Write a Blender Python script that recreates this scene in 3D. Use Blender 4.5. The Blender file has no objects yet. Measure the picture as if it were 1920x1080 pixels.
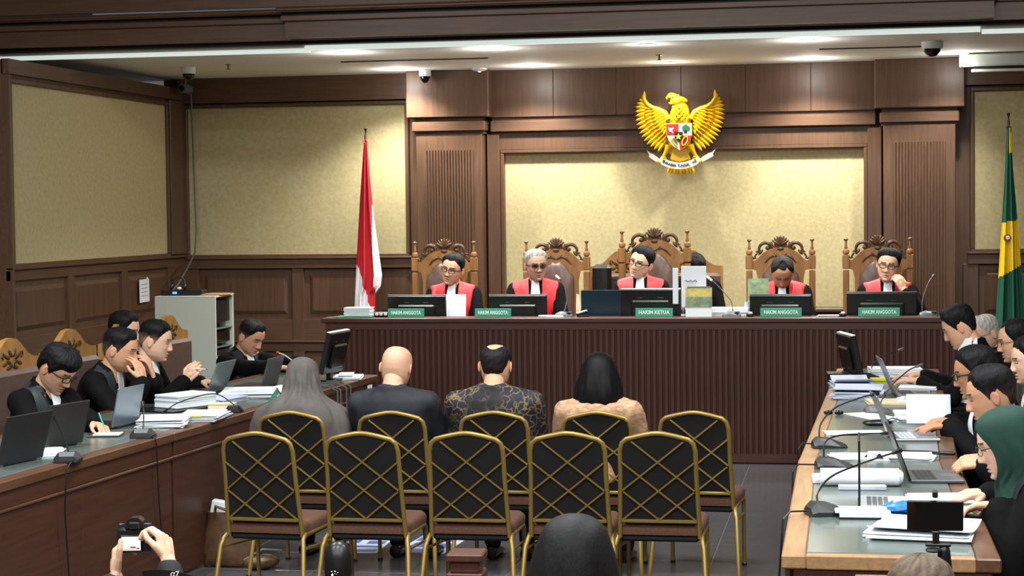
import bpy, bmesh, math, random
import numpy as np
from mathutils import Vector, Matrix, noise
from mathutils.bvhtree import BVHTree

random.seed(7)
SC = bpy.context.scene
COL = SC.collection
PI = math.pi

# ------------------------------------------------------------------ camera
def cam_axes(psi, th, ro):
    f = Vector((-math.sin(psi) * math.cos(th), math.cos(psi) * math.cos(th), -math.sin(th)))
    r = Vector((math.cos(psi), math.sin(psi), 0))
    u = r.cross(f)
    return r * math.cos(ro) + u * math.sin(ro), u * math.cos(ro) - r * math.sin(ro), f

cd = bpy.data.cameras.new('camera')
cam = bpy.data.objects.new('camera', cd)
COL.objects.link(cam)
cd.sensor_width = 36.0
cd.lens = 3500.0 / 1920.0 * 36.0
cd.clip_start, cd.clip_end = 0.05, 100
_r, _u, _f = cam_axes(0.1797, 0.0415, -0.0117)
_m = Matrix((_r, _u, -_f)).transposed().to_4x4()
_m.translation = Vector((0, 0, 2.02))
cam.matrix_world = _m
SC.camera = cam

# ------------------------------------------------------------------ world, light, exposure
w = bpy.data.worlds.new('world')
SC.world = w
w.use_nodes = True
w.node_tree.nodes['Background'].inputs[0].default_value = (0.9, 0.95, 1, 1)
w.node_tree.nodes['Background'].inputs[1].default_value = 0.05
vs = SC.view_settings
vs.view_transform = 'Standard'
vs.look = 'None'
vs.gamma = 1
vs.use_curve_mapping = False
vs.exposure = 1.15

def area(name, loc, sx, sy, power, col=(0.97, 0.99, 1.0)):
    l = bpy.data.lights.new(name, 'AREA')
    l.shape = 'RECTANGLE'
    l.size, l.size_y = sx, sy
    l.energy = power
    l.color = col
    o = bpy.data.objects.new(name, l)
    o.location = loc
    COL.objects.link(o)
    return o
# fluorescent panels of the hall ceiling (ceiling at 4.8 m)
for ix in (-4.6, -1.6, 1.4):
    for iy in (1.6, 5.2, 8.8):
        area('hall_ceiling_light', (ix, iy, 4.74), 1.2, 1.2, 70)

# ------------------------------------------------------------------ materials
MATS = {}
def srgb(r, g, b):
    return tuple((c / 255 / 12.92 if c / 255 <= 0.04045 else ((c / 255 + 0.055) / 1.055) ** 2.4) for c in (r, g, b)) + (1,)

def mat(name, rgb=(128, 128, 128), rough=0.5, metal=0.0, kind='plain', rgb2=None, scale=10.0, bump=0.0, stretch=(1, 1, 1), spec=0.5, emit=0.0, coat=0.0, alpha=1.0):
    if name in MATS:
        return MATS[name]
    m = bpy.data.materials.new(name)
    m.use_nodes = True
    nt = m.node_tree
    b = nt.nodes['Principled BSDF']
    b.inputs['Base Color'].default_value = srgb(*rgb)
    b.inputs['Roughness'].default_value = rough
    b.inputs['Metallic'].default_value = metal
    b.inputs['Specular IOR Level'].default_value = spec
    b.inputs['Coat Weight'].default_value = coat
    b.inputs['Alpha'].default_value = alpha
    if emit:
        b.inputs['Emission Color'].default_value = srgb(*rgb)
        b.inputs['Emission Strength'].default_value = emit
    N, L = nt.nodes.new, nt.links.new
    if kind in ('noise', 'wood', 'leather', 'fabric'):
        tc = N('ShaderNodeTexCoord')
        mp = N('ShaderNodeMapping')
        mp.inputs['Scale'].default_value = stretch
        L(tc.outputs['Object'], mp.inputs['Vector'])
        nz = N('ShaderNodeTexNoise')
        nz.inputs['Scale'].default_value = scale
        nz.inputs['Detail'].default_value = 5
        nz.inputs['Roughness'].default_value = 0.6
        L(mp.outputs[0], nz.inputs['Vector'])
        cr = N('ShaderNodeValToRGB')
        cr.color_ramp.elements[0].position = 0.32
        cr.color_ramp.elements[1].position = 0.68
        cr.color_ramp.elements[0].color = srgb(*(rgb2 or rgb))
        cr.color_ramp.elements[1].color = srgb(*rgb)
        L(nz.outputs['Fac'], cr.inputs['Fac'])
        L(cr.outputs['Color'], b.inputs['Base Color'])
        if bump:
            bp = N('ShaderNodeBump')
            bp.inputs['Strength'].default_value = bump
            bp.inputs['Distance'].default_value = 0.01
            L(nz.outputs['Fac'], bp.inputs['Height'])
            L(bp.outputs[0], b.inputs['Normal'])
    elif kind == 'attr':
        at = N('ShaderNodeAttribute')
        at.attribute_name = 'col'
        L(at.outputs['Color'], b.inputs['Base Color'])
        if bump:
            tc = N('ShaderNodeTexCoord'); nz = N('ShaderNodeTexNoise'); bp = N('ShaderNodeBump'); mp = N('ShaderNodeMapping')
            mp.inputs['Scale'].default_value = stretch
            nz.inputs['Scale'].default_value = scale; nz.inputs['Detail'].default_value = 3
            bp.inputs['Strength'].default_value = bump; bp.inputs['Distance'].default_value = .004
            L(tc.outputs['Object'], mp.inputs[0]); L(mp.outputs[0], nz.inputs['Vector']); L(nz.outputs['Fac'], bp.inputs['Height']); L(bp.outputs[0], b.inputs['Normal'])
    MATS[name] = m
    return m

def mat_brick(name, rgb, mortar, sx, sy, ox, oy, rough):
    m = mat(name, rgb, rough)
    nt = m.node_tree
    N, L = nt.nodes.new, nt.links.new
    tc = N('ShaderNodeTexCoord'); mp = N('ShaderNodeMapping'); br = N('ShaderNodeTexBrick')
    mp.inputs['Location'].default_value = (ox, oy, 0)
    br.offset = 0
    br.inputs['Scale'].default_value = 1
    br.inputs['Brick Width'].default_value = sx
    br.inputs['Row Height'].default_value = sy
    br.inputs['Mortar Size'].default_value = 0.004
    br.inputs['Color1'].default_value = srgb(*rgb)
    br.inputs['Color2'].default_value = srgb(*rgb)
    br.inputs['Mortar'].default_value = srgb(*mortar)
    L(tc.outputs['Object'], mp.inputs[0]); L(mp.outputs[0], br.inputs[0])
    L(br.outputs[0], nt.nodes['Principled BSDF'].inputs['Base Color'])
    return m

VS = (14, 14, 0.9)    # vertical grain
HS = (0.9, 14, 14)    # grain along x
YS = (14, 0.9, 14)    # grain along y
WOOD = mat('wall_wood', (100, 72, 52), 0.42, kind='wood', rgb2=(82, 58, 42), scale=3, stretch=VS)
WOODH = mat('wall_wood_horizontal', (100, 72, 52), 0.42, kind='wood', rgb2=(82, 58, 42), scale=3, stretch=HS)
WOODY = mat('side_wood_horizontal', (100, 72, 52), 0.42, kind='wood', rgb2=(82, 58, 42), scale=3, stretch=YS)
BENCH = mat('bench_wood', (84, 50, 40), 0.4, kind='wood', rgb2=(68, 40, 32), scale=3, stretch=VS)
BENCHH = mat('bench_wood_horizontal', (84, 52, 42), 0.38, kind='wood', rgb2=(70, 42, 34), scale=3, stretch=HS)
TABW = mat('table_wood', (80, 48, 33), 0.42, kind='wood', rgb2=(64, 38, 27), scale=3, stretch=YS)
TABE = mat('table_edge_wood', (176, 140, 100), 0.35, kind='wood', rgb2=(150, 114, 80), scale=3, stretch=YS)
TABD = mat('dark_table_edge_wood', (104, 72, 52), 0.3, kind='wood', rgb2=(84, 56, 40), scale=3, stretch=YS)
GLASS = mat('green_glass_table_top', (98, 109, 104), 0.2, kind='noise', rgb2=(88, 99, 94), scale=4, spec=0.5)
PANEL = mat('beige_wall_fabric', (202, 190, 146), 0.85, kind='noise', rgb2=(184, 171, 126), scale=30, bump=0.15)
CEIL = mat('ceiling_paint', (232, 232, 224), 0.8)
WHITEP = mat('white_paint', (226, 234, 228), 0.5)
DARK = mat('dark_fill', (22, 21, 20), 0.8)  # near-black for slots and cloth, and for shade painted into the cornice
TILE = mat('floor_tile', (86, 86, 88), 0.18, kind='noise', rgb2=(72, 72, 74), scale=5, stretch=(1, 4, 1), spec=0.5)
FLOORM = mat_brick('floor_grout', (56, 55, 56), (120, 120, 118), 0.55, 0.55, 0.79, -13.94, 0.25)
GROUT = mat('grout', (128, 128, 126), 0.7)
GOLD = mat('gold_painted_steel', (150, 126, 66), 0.38, 0.5)
BACKF = mat('chair_back_fabric', (19, 14, 12), 0.9, kind='noise', rgb2=(12, 9, 8), scale=120, bump=0.1)
SEATF = mat('chair_seat_fabric', (104, 70, 52), 0.85, kind='noise', rgb2=(84, 55, 41), scale=120, bump=0.1)
SEATU = mat('chair_seat_underside', (16, 14, 13), 0.8)
BLACKP = mat('black_plastic', (20, 21, 22), 0.35)
BLACKG = mat('black_gloss', (8, 8, 9), 0.08)
GREYP = mat('grey_plastic', (92, 96, 98), 0.4)
DGREY = mat('dark_grey_plastic', (40, 42, 44), 0.42)
SILVER = mat('silver_aluminium', (150, 155, 158), 0.35, 0.6)
PAPER = mat('white_paper', (232, 238, 242), 0.75)
PAPERB = mat('bluish_paper', (205, 214, 230), 0.75)
PAPERC = mat('cream_paper', (226, 214, 178), 0.75)
ROBE = mat('black_robe_cloth', (13, 13, 15), 0.8, kind='noise', rgb2=(8, 8, 9), scale=9, spec=0.12)
SATIN = mat('black_satin', (44, 52, 55), 0.42, kind='noise', rgb2=(30, 36, 39), scale=9)
RED = mat('red_satin', (226, 44, 54), 0.5, kind='noise', rgb2=(196, 30, 42), scale=14, stretch=(3, 3, 1))
WHITEC = mat('white_cloth', (232, 234, 240), 0.7)
SKIN = mat('skin', (200, 150, 120), 0.5, kind='attr', spec=0.35)
HAIRM = mat('hair', (20, 20, 22), 0.62, kind='attr', spec=0.2, bump=.8, scale=110, stretch=(1, 1, .35))
CARVE = mat('carved_teak', (146, 104, 58), 0.38, kind='wood', rgb2=(116, 80, 42), scale=4, stretch=(6, 6, 1))
CARVED = mat('carved_teak_dark', (84, 55, 30), 0.4, kind='wood', rgb2=(64, 42, 24), scale=4, stretch=(6, 6, 1))
CARVL = mat('carved_teak_light', (178, 134, 76), 0.38, kind='wood', rgb2=(150, 108, 58), scale=4, stretch=(6, 6, 1))
LEATHER = mat('brown_leather', (104, 82, 76), 0.36, kind='noise', rgb2=(92, 72, 66), scale=30, bump=0.06)
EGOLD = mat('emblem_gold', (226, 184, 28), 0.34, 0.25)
EGOLD2 = mat('emblem_gold_dark', (196, 152, 22), 0.38, 0.25)  # deeper gold for some feathers and backing parts
LAMP = mat('lamp_glow', (255, 252, 244), 0.5, emit=14)
LIPGLOW = mat('painted_lip_glow', (226, 240, 234), 0.5, emit=0.3)  # glow stands in for hall light on the white-painted lip

# ------------------------------------------------------------------ mesh helpers
class MB:
    def __init__(s, M=None):
        s.v, s.f, s.mi, s.M, s.cur = [], [], [], M, 0
    def _add(s, vs, fs):
        o = len(s.v)
        if s.M is not None:
            vs = [s.M @ Vector(p) for p in vs]
        s.v.extend([tuple(p) for p in vs])
        s.f.extend([tuple(i + o for i in f) for f in fs])
        s.mi.extend([s.cur] * len(fs))
        return s
    def box(s, x0, x1, y0, y1, z0, z1):
        v = [(x, y, z) for x in (x0, x1) for y in (y0, y1) for z in (z0, z1)]
        return s._add(v, [(0, 1, 3, 2), (4, 6, 7, 5), (0, 4, 5, 1), (2, 3, 7, 6), (0, 2, 6, 4), (1, 5, 7, 3)])
    def cbox(s, x0, x1, y0, y1, z0, z1, c=0.005):
        # chamfered box
        bm = bmesh.new()
        r = bmesh.ops.create_cube(bm, size=1)
        for q in bm.verts:
            q.co = Vector(((x0 + x1) / 2 + q.co.x * (x1 - x0), (y0 + y1) / 2 + q.co.y * (y1 - y0), (z0 + z1) / 2 + q.co.z * (z1 - z0)))
        c = min(c, abs(x1 - x0) * .45, abs(y1 - y0) * .45, abs(z1 - z0) * .45)
        bmesh.ops.bevel(bm, geom=bm.edges[:], offset=c, segments=1, affect='EDGES')
        bm.verts.index_update()
        s._add([tuple(q.co) for q in bm.verts], [tuple(q.index for q in f.verts) for f in bm.faces])
        bm.free()
        return s
    def prism(s, poly, a, b, axis='y'):
        # poly in the plane across the axis, extruded from a to b
        n = len(poly)
        def P(p, t):
            return (p[0], t, p[1]) if axis == 'y' else (t, p[0], p[1]) if axis == 'x' else (p[0], p[1], t)
        v = [P(p, a) for p in poly] + [P(p, b) for p in poly]
        f = [tuple(range(n)), tuple(range(2 * n - 1, n - 1, -1))]
        f += [(i, i + n, (i + 1) % n + n, (i + 1) % n) for i in range(n)]
        return s._add(v, f)
    def tube(s, pts, r, n=8, caps=True, closed=False):
        pts = [Vector(p) for p in pts]
        m = len(pts)
        rr = r if isinstance(r, (list, tuple)) else [r] * m
        v, f = [], []
        ref = None
        for i, p in enumerate(pts):
            if closed:
                t = pts[(i + 1) % m] - pts[i - 1]
            else:
                t = pts[min(i + 1, m - 1)] - pts[max(i - 1, 0)]
            t.normalize()
            if ref is None:
                ref = Vector((0, 0, 1)) if abs(t.z) < .9 else Vector((1, 0, 0))
            a = (ref - t * ref.dot(t))
            if a.length < 1e-5:
                a = Vector((0, 1, 0)) - t * t.y
            a.normalize(); ref = a
            b = t.cross(a)
            for k in range(n):
                an = 2 * PI * k / n
                v.append(p + (a * math.cos(an) + b * math.sin(an)) * rr[i])
        for i in range(m if closed else m - 1):
            j = (i + 1) % m
            for k in range(n):
                l = (k + 1) % n
                f.append((i * n + k, i * n + l, j * n + l, j * n + k))
        if caps and not closed:
            f.append(tuple(range(n - 1, -1, -1)))
            f.append(tuple(range((m - 1) * n, m * n)))
        return s._add(v, f)
    def capsule(s, a, b, ra, rb, n=10):
        a, b = Vector(a), Vector(b)
        d = (b - a)
        if d.length < 1e-6:
            d = Vector((0, 0, 1e-4))
        d.normalize()
        pts, rr = [], []
        for q in (85, 60, 30):
            q = math.radians(q)
            pts.append(a - d * ra * math.sin(q)); rr.append(ra * math.cos(q))
        pts.append(a); rr.append(ra); pts.append(b); rr.append(rb)
        for q in (30, 60, 85):
            q = math.radians(q)
            pts.append(b + d * rb * math.sin(q)); rr.append(rb * math.cos(q))
        return s.tube(pts, rr, n)
    def lathe(s, prof, n=16, c=(0, 0, 0), axis='z'):
        v, f = [], []
        for r, z in prof:
            for k in range(n):
                an = 2 * PI * k / n
                p = (r * math.cos(an), r * math.sin(an), z)
                if axis == 'y':
                    p = (p[0], p[2], p[1])
                elif axis == 'x':
                    p = (p[2], p[0], p[1])
                v.append((p[0] + c[0], p[1] + c[1], p[2] + c[2]))
        m = len(prof)
        for i in range(m - 1):
            for k in range(n):
                l = (k + 1) % n
                f.append((i * n + k, i * n + l, (i + 1) * n + l, (i + 1) * n + k))
        f.append(tuple(range(n - 1, -1, -1)))
        f.append(tuple(range((m - 1) * n, m * n)))
        return s._add(v, f)
    def ell(s, c, r, nu=12, nv=8, R=None):
        v, f = [], []
        R = R or Matrix.Identity(3)
        c = Vector(c)
        for i in range(nv + 1):
            t = PI * i / nv
            st = max(math.sin(t), 0.02)
            for k in range(nu):
                an = 2 * PI * k / nu
                v.append(c + R @ Vector((r[0] * st * math.cos(an), r[1] * st * math.sin(an), r[2] * math.cos(t))))
        for i in range(nv):
            for k in range(nu):
                l = (k + 1) % nu
                f.append((i * nu + k, (i + 1) * nu + k, (i + 1) * nu + l, i * nu + l))
        f.append(tuple(range(nu)))
        f.append(tuple(range((nv + 1) * nu - 1, nv * nu - 1, -1)))
        return s._add(v, f)
    def rings(s, rings, caps=True):
        # list of equally long vertex rings
        n = len(rings[0])
        v = [p for r in rings for p in r]
        f = []
        for i in range(len(rings) - 1):
            for k in range(n):
                l = (k + 1) % n
                f.append((i * n + k, i * n + l, (i + 1) * n + l, (i + 1) * n + k))
        if caps:
            f.append(tuple(range(n - 1, -1, -1)))
            f.append(tuple(range((len(rings) - 1) * n, len(rings) * n)))
        return s._add(v, f)
    def grid(s, P, th=0.0, nrm=None):
        # P[i][j] points; optional thickness along nrm
        a, b = len(P), len(P[0])
        v = [p for r in P for p in r]
        f = [(i * b + j, i * b + j + 1, (i + 1) * b + j + 1, (i + 1) * b + j) for i in range(a - 1) for j in range(b - 1)]
        if th:
            o = a * b
            nrm = Vector(nrm)
            v = v + [Vector(p) + nrm * th for p in v]
            f2 = [tuple(i + o for i in reversed(q)) for q in f]
            rim = [(0, j) for j in range(b)] + [(i, b - 1) for i in range(1, a)] + [(a - 1, j) for j in range(b - 2, -1, -1)] + [(i, 0) for i in range(a - 2, 0, -1)]
            rim = [i * b + j for i, j in rim]
            f = f + f2 + [(rim[k], rim[k] + o, rim[(k + 1) % len(rim)] + o, rim[(k + 1) % len(rim)]) for k in range(len(rim))]
        return s._add(v, f)
    def mesh(s, name, smooth=False, fix=True):
        me = bpy.data.meshes.new(name)
        me.from_pydata(s.v, [], s.f)
        if any(s.mi):
            me.polygons.foreach_set('material_index', s.mi)
        if fix:
            bm = bmesh.new(); bm.from_mesh(me)
            bmesh.ops.recalc_face_normals(bm, faces=bm.faces[:])
            bm.to_mesh(me); bm.free()
        if smooth:
            smooth_angle(me, 40 if smooth is True else smooth)
        return me
    def build(s, name, m, parent=None, smooth=False, loc=None):
        me = s.mesh(name, smooth)
        for q in (m if isinstance(m, (list, tuple)) else [m]):
            me.materials.append(q)
        o = bpy.data.objects.new(name, me)
        COL.objects.link(o)
        if parent is not None:
            o.parent = parent
        if loc is not None:
            o.location = loc
        return o

def smooth_angle(me, deg):
    me.polygons.foreach_set('use_smooth', [True] * len(me.polygons))
    me.set_sharp_from_angle(angle=math.radians(deg))

def part_of(mesh, name, m, parent=None, loc=(0, 0, 0), rot=(0, 0, 0), scale=(1, 1, 1)):
    # an object of its own that shares its mesh with the alike pieces
    if m is not None and not mesh.materials:
        mesh.materials.append(m)
    o = bpy.data.objects.new(name, mesh)
    COL.objects.link(o)
    o.parent = parent
    o.location, o.rotation_euler, o.scale = loc, rot, scale
    return o

def tag(o, label=None, cat=None, group=None, kind=None):
    if label: o['label'] = label
    if cat: o['category'] = cat
    if group: o['group'] = group
    if kind: o['kind'] = kind
    return o

def thing(name, label, cat, loc=(0, 0, 0), rz=0.0, group=None, scale=None):
    o = bpy.data.objects.new(name, None)
    o.empty_display_size = 0.05
    COL.objects.link(o)
    o.location = loc
    o.rotation_euler = (0, 0, math.radians(rz))
    if scale: o.scale = scale
    return tag(o, label, cat, group)

def copy_tree(o, parent=None):
    c = o.copy()
    COL.objects.link(c)
    c.parent = parent
    for ch in [q for q in o.children]:
        copy_tree(ch, c)
    return c

def struct(o, parent=None):
    o['kind'] = 'structure'
    return o

def text_mesh(txt, size, depth=0.0015, width=None, bold=0.0):
    cu = bpy.data.curves.new('text', 'FONT')
    cu.body = txt
    cu.size = size
    cu.extrude = depth
    cu.offset = bold
    cu.align_x, cu.align_y = 'CENTER', 'CENTER'
    cu.resolution_u = 2
    o = bpy.data.objects.new('text', cu)
    COL.objects.link(o)
    dg = bpy.context.evaluated_depsgraph_get()
    me = bpy.data.meshes.new_from_object(o.evaluated_get(dg))
    bpy.data.objects.remove(o)
    bpy.data.curves.remove(cu)
    if width:
        co = np.empty(len(me.vertices) * 3); me.vertices.foreach_get('co', co)
        co = co.reshape(-1, 3)
        ext = co[:, 0].max() - co[:, 0].min()
        co[:, 0] *= width / ext
        me.vertices.foreach_set('co', co.ravel())
    return me

def remesh(mb, voxel, smooth=3, factor=0.5):
    me = mb.mesh('tmp')
    o = bpy.data.objects.new('tmp', me)
    COL.objects.link(o)
    md = o.modifiers.new('r', 'REMESH')
    md.mode = 'VOXEL'
    md.voxel_size = voxel
    md.adaptivity = 0
    if smooth:
        sm = o.modifiers.new('s', 'SMOOTH')
        sm.iterations = smooth
        sm.factor = factor
    dg = bpy.context.evaluated_depsgraph_get()
    out = bpy.data.meshes.new_from_object(o.evaluated_get(dg))
    bpy.data.objects.remove(o)
    bpy.data.meshes.remove(me)
    return out

def arr(me):
    co = np.empty(len(me.vertices) * 3)
    me.vertices.foreach_get('co', co)
    return co.reshape(-1, 3), [tuple(p.vertices) for p in me.polygons]
# ================================================================== the setting
HALL_C = mat('hall_ceiling_paint', (205, 203, 196), 0.85)
fl = struct(MB().box(-7.6, 3.6, -3.2, 17.6, -0.12, -0.004).build('floor', FLOORM))
tile = MB().cbox(-0.272, 0.272, -0.272, 0.272, -0.01, 0.0, 0.002).mesh('tile')
for i in range(-6, 6):
    for j in range(12):
        y = 13.94 + 0.275 - 0.55 * j
        if y + .272 > 14.82 and False:
            continue
        part_of(tile, 'tile', TILE, fl, (-0.79 + 0.275 + 0.55 * i, y, 0))
strip = MB().cbox(-0.272, 0.272, -0.14, 0.14, -0.01, 0.0, 0.002).mesh('tile')
for i in range(-6, 6):
    part_of(strip, 'tile', TILE, fl, (-0.79 + 0.275 + 0.55 * i, 13.94 + .55 + .14, 0))

struct(MB().box(-7.6, 3.6, -3.2, 14.1, 4.8, 4.9).build('ceiling', HALL_C))
struct(MB().box(3.4, 3.6, -3.2, 17.6, 0, 4.9).build('wall_right', WOODY))
struct(MB().box(-7.6, 3.6, -3.3, -3.1, 0, 4.9).build('wall_rear', mat('rear_wall_paint', (170, 160, 140), 0.85)))

# low ceiling over the judges
lc = struct(MB().box(-7.4, 3.4, 14.28, 17.5, 3.33, 3.42).build('ceiling', CEIL))
for n, a, b, y in (('slot_diffuser', -4.35, -3.05, 15.75), ('slot_diffuser', -0.25, 0.62, 15.75)):
    MB().box(a, b, y, y + 0.03, 3.322, 3.331).build(n, DARK, lc)
# white-painted lip along the low ceiling's front edge, lit look set as emission
t = struct(MB().box(-4.23, 0.95, 14.26, 14.30, 3.30, 3.338).build('trim_1', LIPGLOW))
t = struct(MB().box(-7.4, -4.23, 14.40, 14.43, 3.296, 3.33).build('trim_2', LIPGLOW))
t = struct(MB().box(0.97, 3.4, 14.40, 14.43, 3.296, 3.33).build('trim_3', LIPGLOW))

# entablature above
ent = struct(MB().box(-4.30, 1.03, 13.98, 14.25, 3.375, 3.50).build('trim_4', WOODH))
struct(MB().box(-7.4, 3.4, 14.12, 14.45, 3.37, 3.50).build('trim_5', WOODH))
MB().box(-7.4, 3.4, 14.02, 14.06, 3.62, 4.9).build('upper_fascia', WOODH, ent)
MB().box(-7.4, 3.4, 14.2, 14.9, 3.345, 3.372).build('painted_gap_shade', DARK, ent)  # dark box standing in for the shade of the recess
for nm, x0, x1, y in (('cornice', -4.33, 1.06, 13.95), ('cornice', -7.4, -4.33, 14.09), ('cornice', 1.06, 3.4, 14.09)):
    MB().cbox(x0, x1, y, 14.3, 3.500, 3.545, 0.006).build('lower_moulding', WOODH, ent)
    MB().cbox(x0 - .03 if x0 > -5 and x0 < 0 else x0, x1 + .03 if x1 == 1.06 else x1, y - 0.045, 14.3, 3.568, 3.608, 0.016).build('upper_moulding', WOODH, ent)
    MB().box(x0, x1, y + .03, 14.3, 3.54, 3.57).build('moulding_groove', DARK, ent)  # groove between mouldings, its shade put into the dark colour

# back wall
wb = struct(MB().box(-6.6, 3.6, 17.42, 17.6, 0, 3.5).build('wall_back', WOOD))
def bevel_panel(x0, x1, z0, z1, y, parent, rim=0.035, axis='y', name='panel'):
    # recessed field with a raised bevelled panel
    m = MB()
    g = 0.05
    pts = lambda e, d: [(x0 + e, z0 + e, d), (x1 - e, z0 + e, d), (x1 - e, z1 - e, d), (x0 + e, z1 - e, d)]
    L = pts(0, 0.0) + pts(g, 0.0) + pts(g + rim, -0.018)
    if axis == 'y':
        v = [(p[0], y + p[2], p[1]) for p in L]
    else:
        v = [(y - p[2], p[0], p[1]) for p in L]
    f = []
    for k in range(2):
        for i in range(4):
            j = (i + 1) % 4
            f.append((k * 4 + i, k * 4 + j, k * 4 + 4 + j, k * 4 + 4 + i))
    f.append((8, 9, 10, 11))
    m._add(v, f)
    return m.build(name, WOOD, parent)

def frame_rect(x0, x1, z0, z1, wd, y0, y1, parent, name, m=WOOD, axis='y'):
    mb = MB()
    for a in ((x0 - wd, x1 + wd, z1, z1 + wd), (x0 - wd, x1 + wd, z0 - wd, z0), (x0 - wd, x0, z0, z1), (x1, x1 + wd, z0, z1)):
        if axis == 'y':
            mb.cbox(a[0], a[1], y0, y1, a[2], a[3], 0.006)
        else:
            mb.cbox(y0, y1, a[0], a[1], a[2], a[3], 0.006)
    return mb.build(name, m, parent)

# left bay of the back wall
def bay(x0, x1, tag_):
    MB().box(x0, x1, 17.385, 17.43, 1.622, 3.045).build('fabric_panel', PANEL, wb)
    frame_rect(x0, x1, 1.622, 3.045, 0.035, 17.34, 17.42, wb, 'panel_frame')
    MB().cbox(x0 - .06, x1 + .06, 17.33, 17.42, 1.575, 1.60, 0.008).build('dado_moulding', WOODH, wb)
    MB().cbox(x0 - .06, x1 + .06, 17.353, 17.42, 1.487, 1.575, 0.004).build('dado_rail', WOODH, wb)
bay(-6.345, -4.172, 'left')
for a, b in ((-6.26, -5.32), (-5.20, -4.10)):
    bevel_panel(a, b, 0.99, 1.475, 17.405, wb)
    bevel_panel(a, b, 0.16, 0.68, 17.405, wb)
for a, b in ((-6.42, -6.26), (-5.32, -5.20), (-4.12, -4.07)):
    MB().cbox(a, b, 17.37, 17.43, 0.1, 1.487, 0.006).build('stile', WOOD, wb)
MB().cbox(-6.42, -4.07, 17.345, 17.43, 0.765, 0.79, 0.008).build('lower_moulding', WOODH, wb)
MB().cbox(-6.42, -4.07, 17.374, 17.43, 0.68, 0.765, 0.004).build('lower_rail', WOODH, wb)
MB().cbox(-6.42, -4.07, 17.374, 17.43, 0.79, 0.99, 0.004).build('lower_rail', WOODH, wb)
MB().box(-6.42, -4.07, 17.30, 17.43, 3.09, 3.33).build('head_board', WOODH, wb)
# right bay
bay(1.10, 3.2, 'right')
for a, b in ((1.14, 2.1), (2.2, 3.2)):
    bevel_panel(a, b, 0.99, 1.475, 17.405, wb)
    bevel_panel(a, b, 0.16, 0.68, 17.405, wb)
for a, b in ((1.0, 1.14), (2.1, 2.2)):
    MB().cbox(a, b, 17.37, 17.43, 0.1, 1.487, 0.006).build('stile', WOOD, wb)
MB().box(1.0, 3.4, 17.30, 17.43, 3.10, 3.33).build('head_board', WOODH, wb)
MB().cbox(1.0, 3.2, 17.345, 17.43, 0.765, 0.79, 0.008).build('lower_moulding', WOODH, wb)

# middle bay
MB().box(-3.204, 0.12, 17.36, 17.43, 1.10, 2.557).build('fabric_panel', PANEL, wb)
frame_rect(-3.204, 0.12, 1.10, 2.557, 0.035, 17.28, 17.43, wb, 'panel_frame')
for a, b in ((-3.36, -3.24), (0.155, 0.28)):
    MB().cbox(a, b, 17.25, 17.43, 0.3, 2.74, 0.006).build('stile', WOOD, wb)
MB().box(-3.31, 0.22, 17.28, 17.43, 2.592, 2.75).build('frieze_board', WOOD, wb)
MB().cbox(-3.32, 0.23, 17.22, 17.43, 2.755, 2.858, 0.008).build('frieze_moulding', WOODH, wb)
MB().box(-3.31, 0.22, 17.26, 17.43, 2.858, 2.89).build('frieze_groove', WOODH, wb)
edges = [-3.31, -2.72, -2.13, -1.53, -0.94, -0.35, 0.22]
for k in range(6):   # veneer boards of the frieze
    MB().cbox(edges[k] + .001, edges[k + 1] - .001, 17.23, 17.43, 2.892, 3.33, 0.003).build('veneer_board', WOOD, wb)
MB().cbox(-3.24, 0.155, 17.2, 17.43, 1.06, 1.10, 0.01).build('panel_sill', WOODH, wb)
bevel_panel(-3.2, 0.12, 0.34, 1.05, 17.40, wb)

def pilaster(xc, w1, nm):
    p = struct(MB().cbox(xc - .315, xc + .315, 17.10, 17.43, 0.3, 2.75, 0.006).build(nm, WOOD))
    MB().cbox(xc - .392, xc + .392, 17.04, 17.43, 2.893, 3.33, 0.008).build('capital_block', WOOD, p)
    MB().cbox(xc - .347, xc + .347, 17.07, 17.43, 2.765, 2.86, 0.008).build('necking', WOODH, p)
    MB().box(xc - .33, xc + .33, 17.12, 17.43, 2.74, 2.9).build('groove', WOOD, p)
    r = MB()
    n = 17
    for k in range(n):
        x = xc - .232 + .464 * (k + .5) / n
        r.tube([(x, 17.098, 0.5), (x, 17.098, 2.59)], .0105, 6)
    o = r.build('reeding', WOOD, p, smooth=True)
    o['kind'] = 'stuff'
    MB().box(xc - .236, xc + .236, 17.085, 17.105, 0.48, 0.5).build('reeding_sill', WOOD, p)
    return p
pilaster(-3.69, 0, 'trim_6')
pilaster(0.608, 0, 'trim_7')

# left wall
wl = struct(MB().box(-6.6, -6.42, 13.5, 17.6, 0, 3.23).build('wall_left', WOODY))
MB().box(-7.6, -7.4, -3.2, 17.6, 0, 4.9).build('hall_wall', WOODY, wl)
MB().box(-7.45, -6.6, 13.5, 13.6, 0, 3.23).build('wall_return', WOODY, wl)
MB().box(-6.43, -6.40, 13.57, 16.90, 1.65, 3.05).build('fabric_panel', PANEL, wl)
frame_rect(13.57, 16.90, 1.65, 3.05, 0.04, -6.43, -6.375, wl, 'panel_frame', axis='x')
MB().cbox(-6.43, -6.36, 13.5, 17.4, 1.60, 1.625, 0.008).build('dado_moulding', WOODY, wl)
MB().box(-6.43, -6.37, 13.5, 17.42, 3.12, 3.235).build('head_board', WOODY, wl)
MB().cbox(-6.43, -6.362, 13.50, 13.53, 0.1, 3.12, 0.01).build('stile', WOOD, wl)
MB().cbox(-6.43, -6.366, 16.96, 17.42, 1.63, 3.115, 0.01).build('corner_post', WOODH, wl)
ys = [13.53, 14.58, 14.69, 15.74, 15.87, 16.90]
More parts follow.
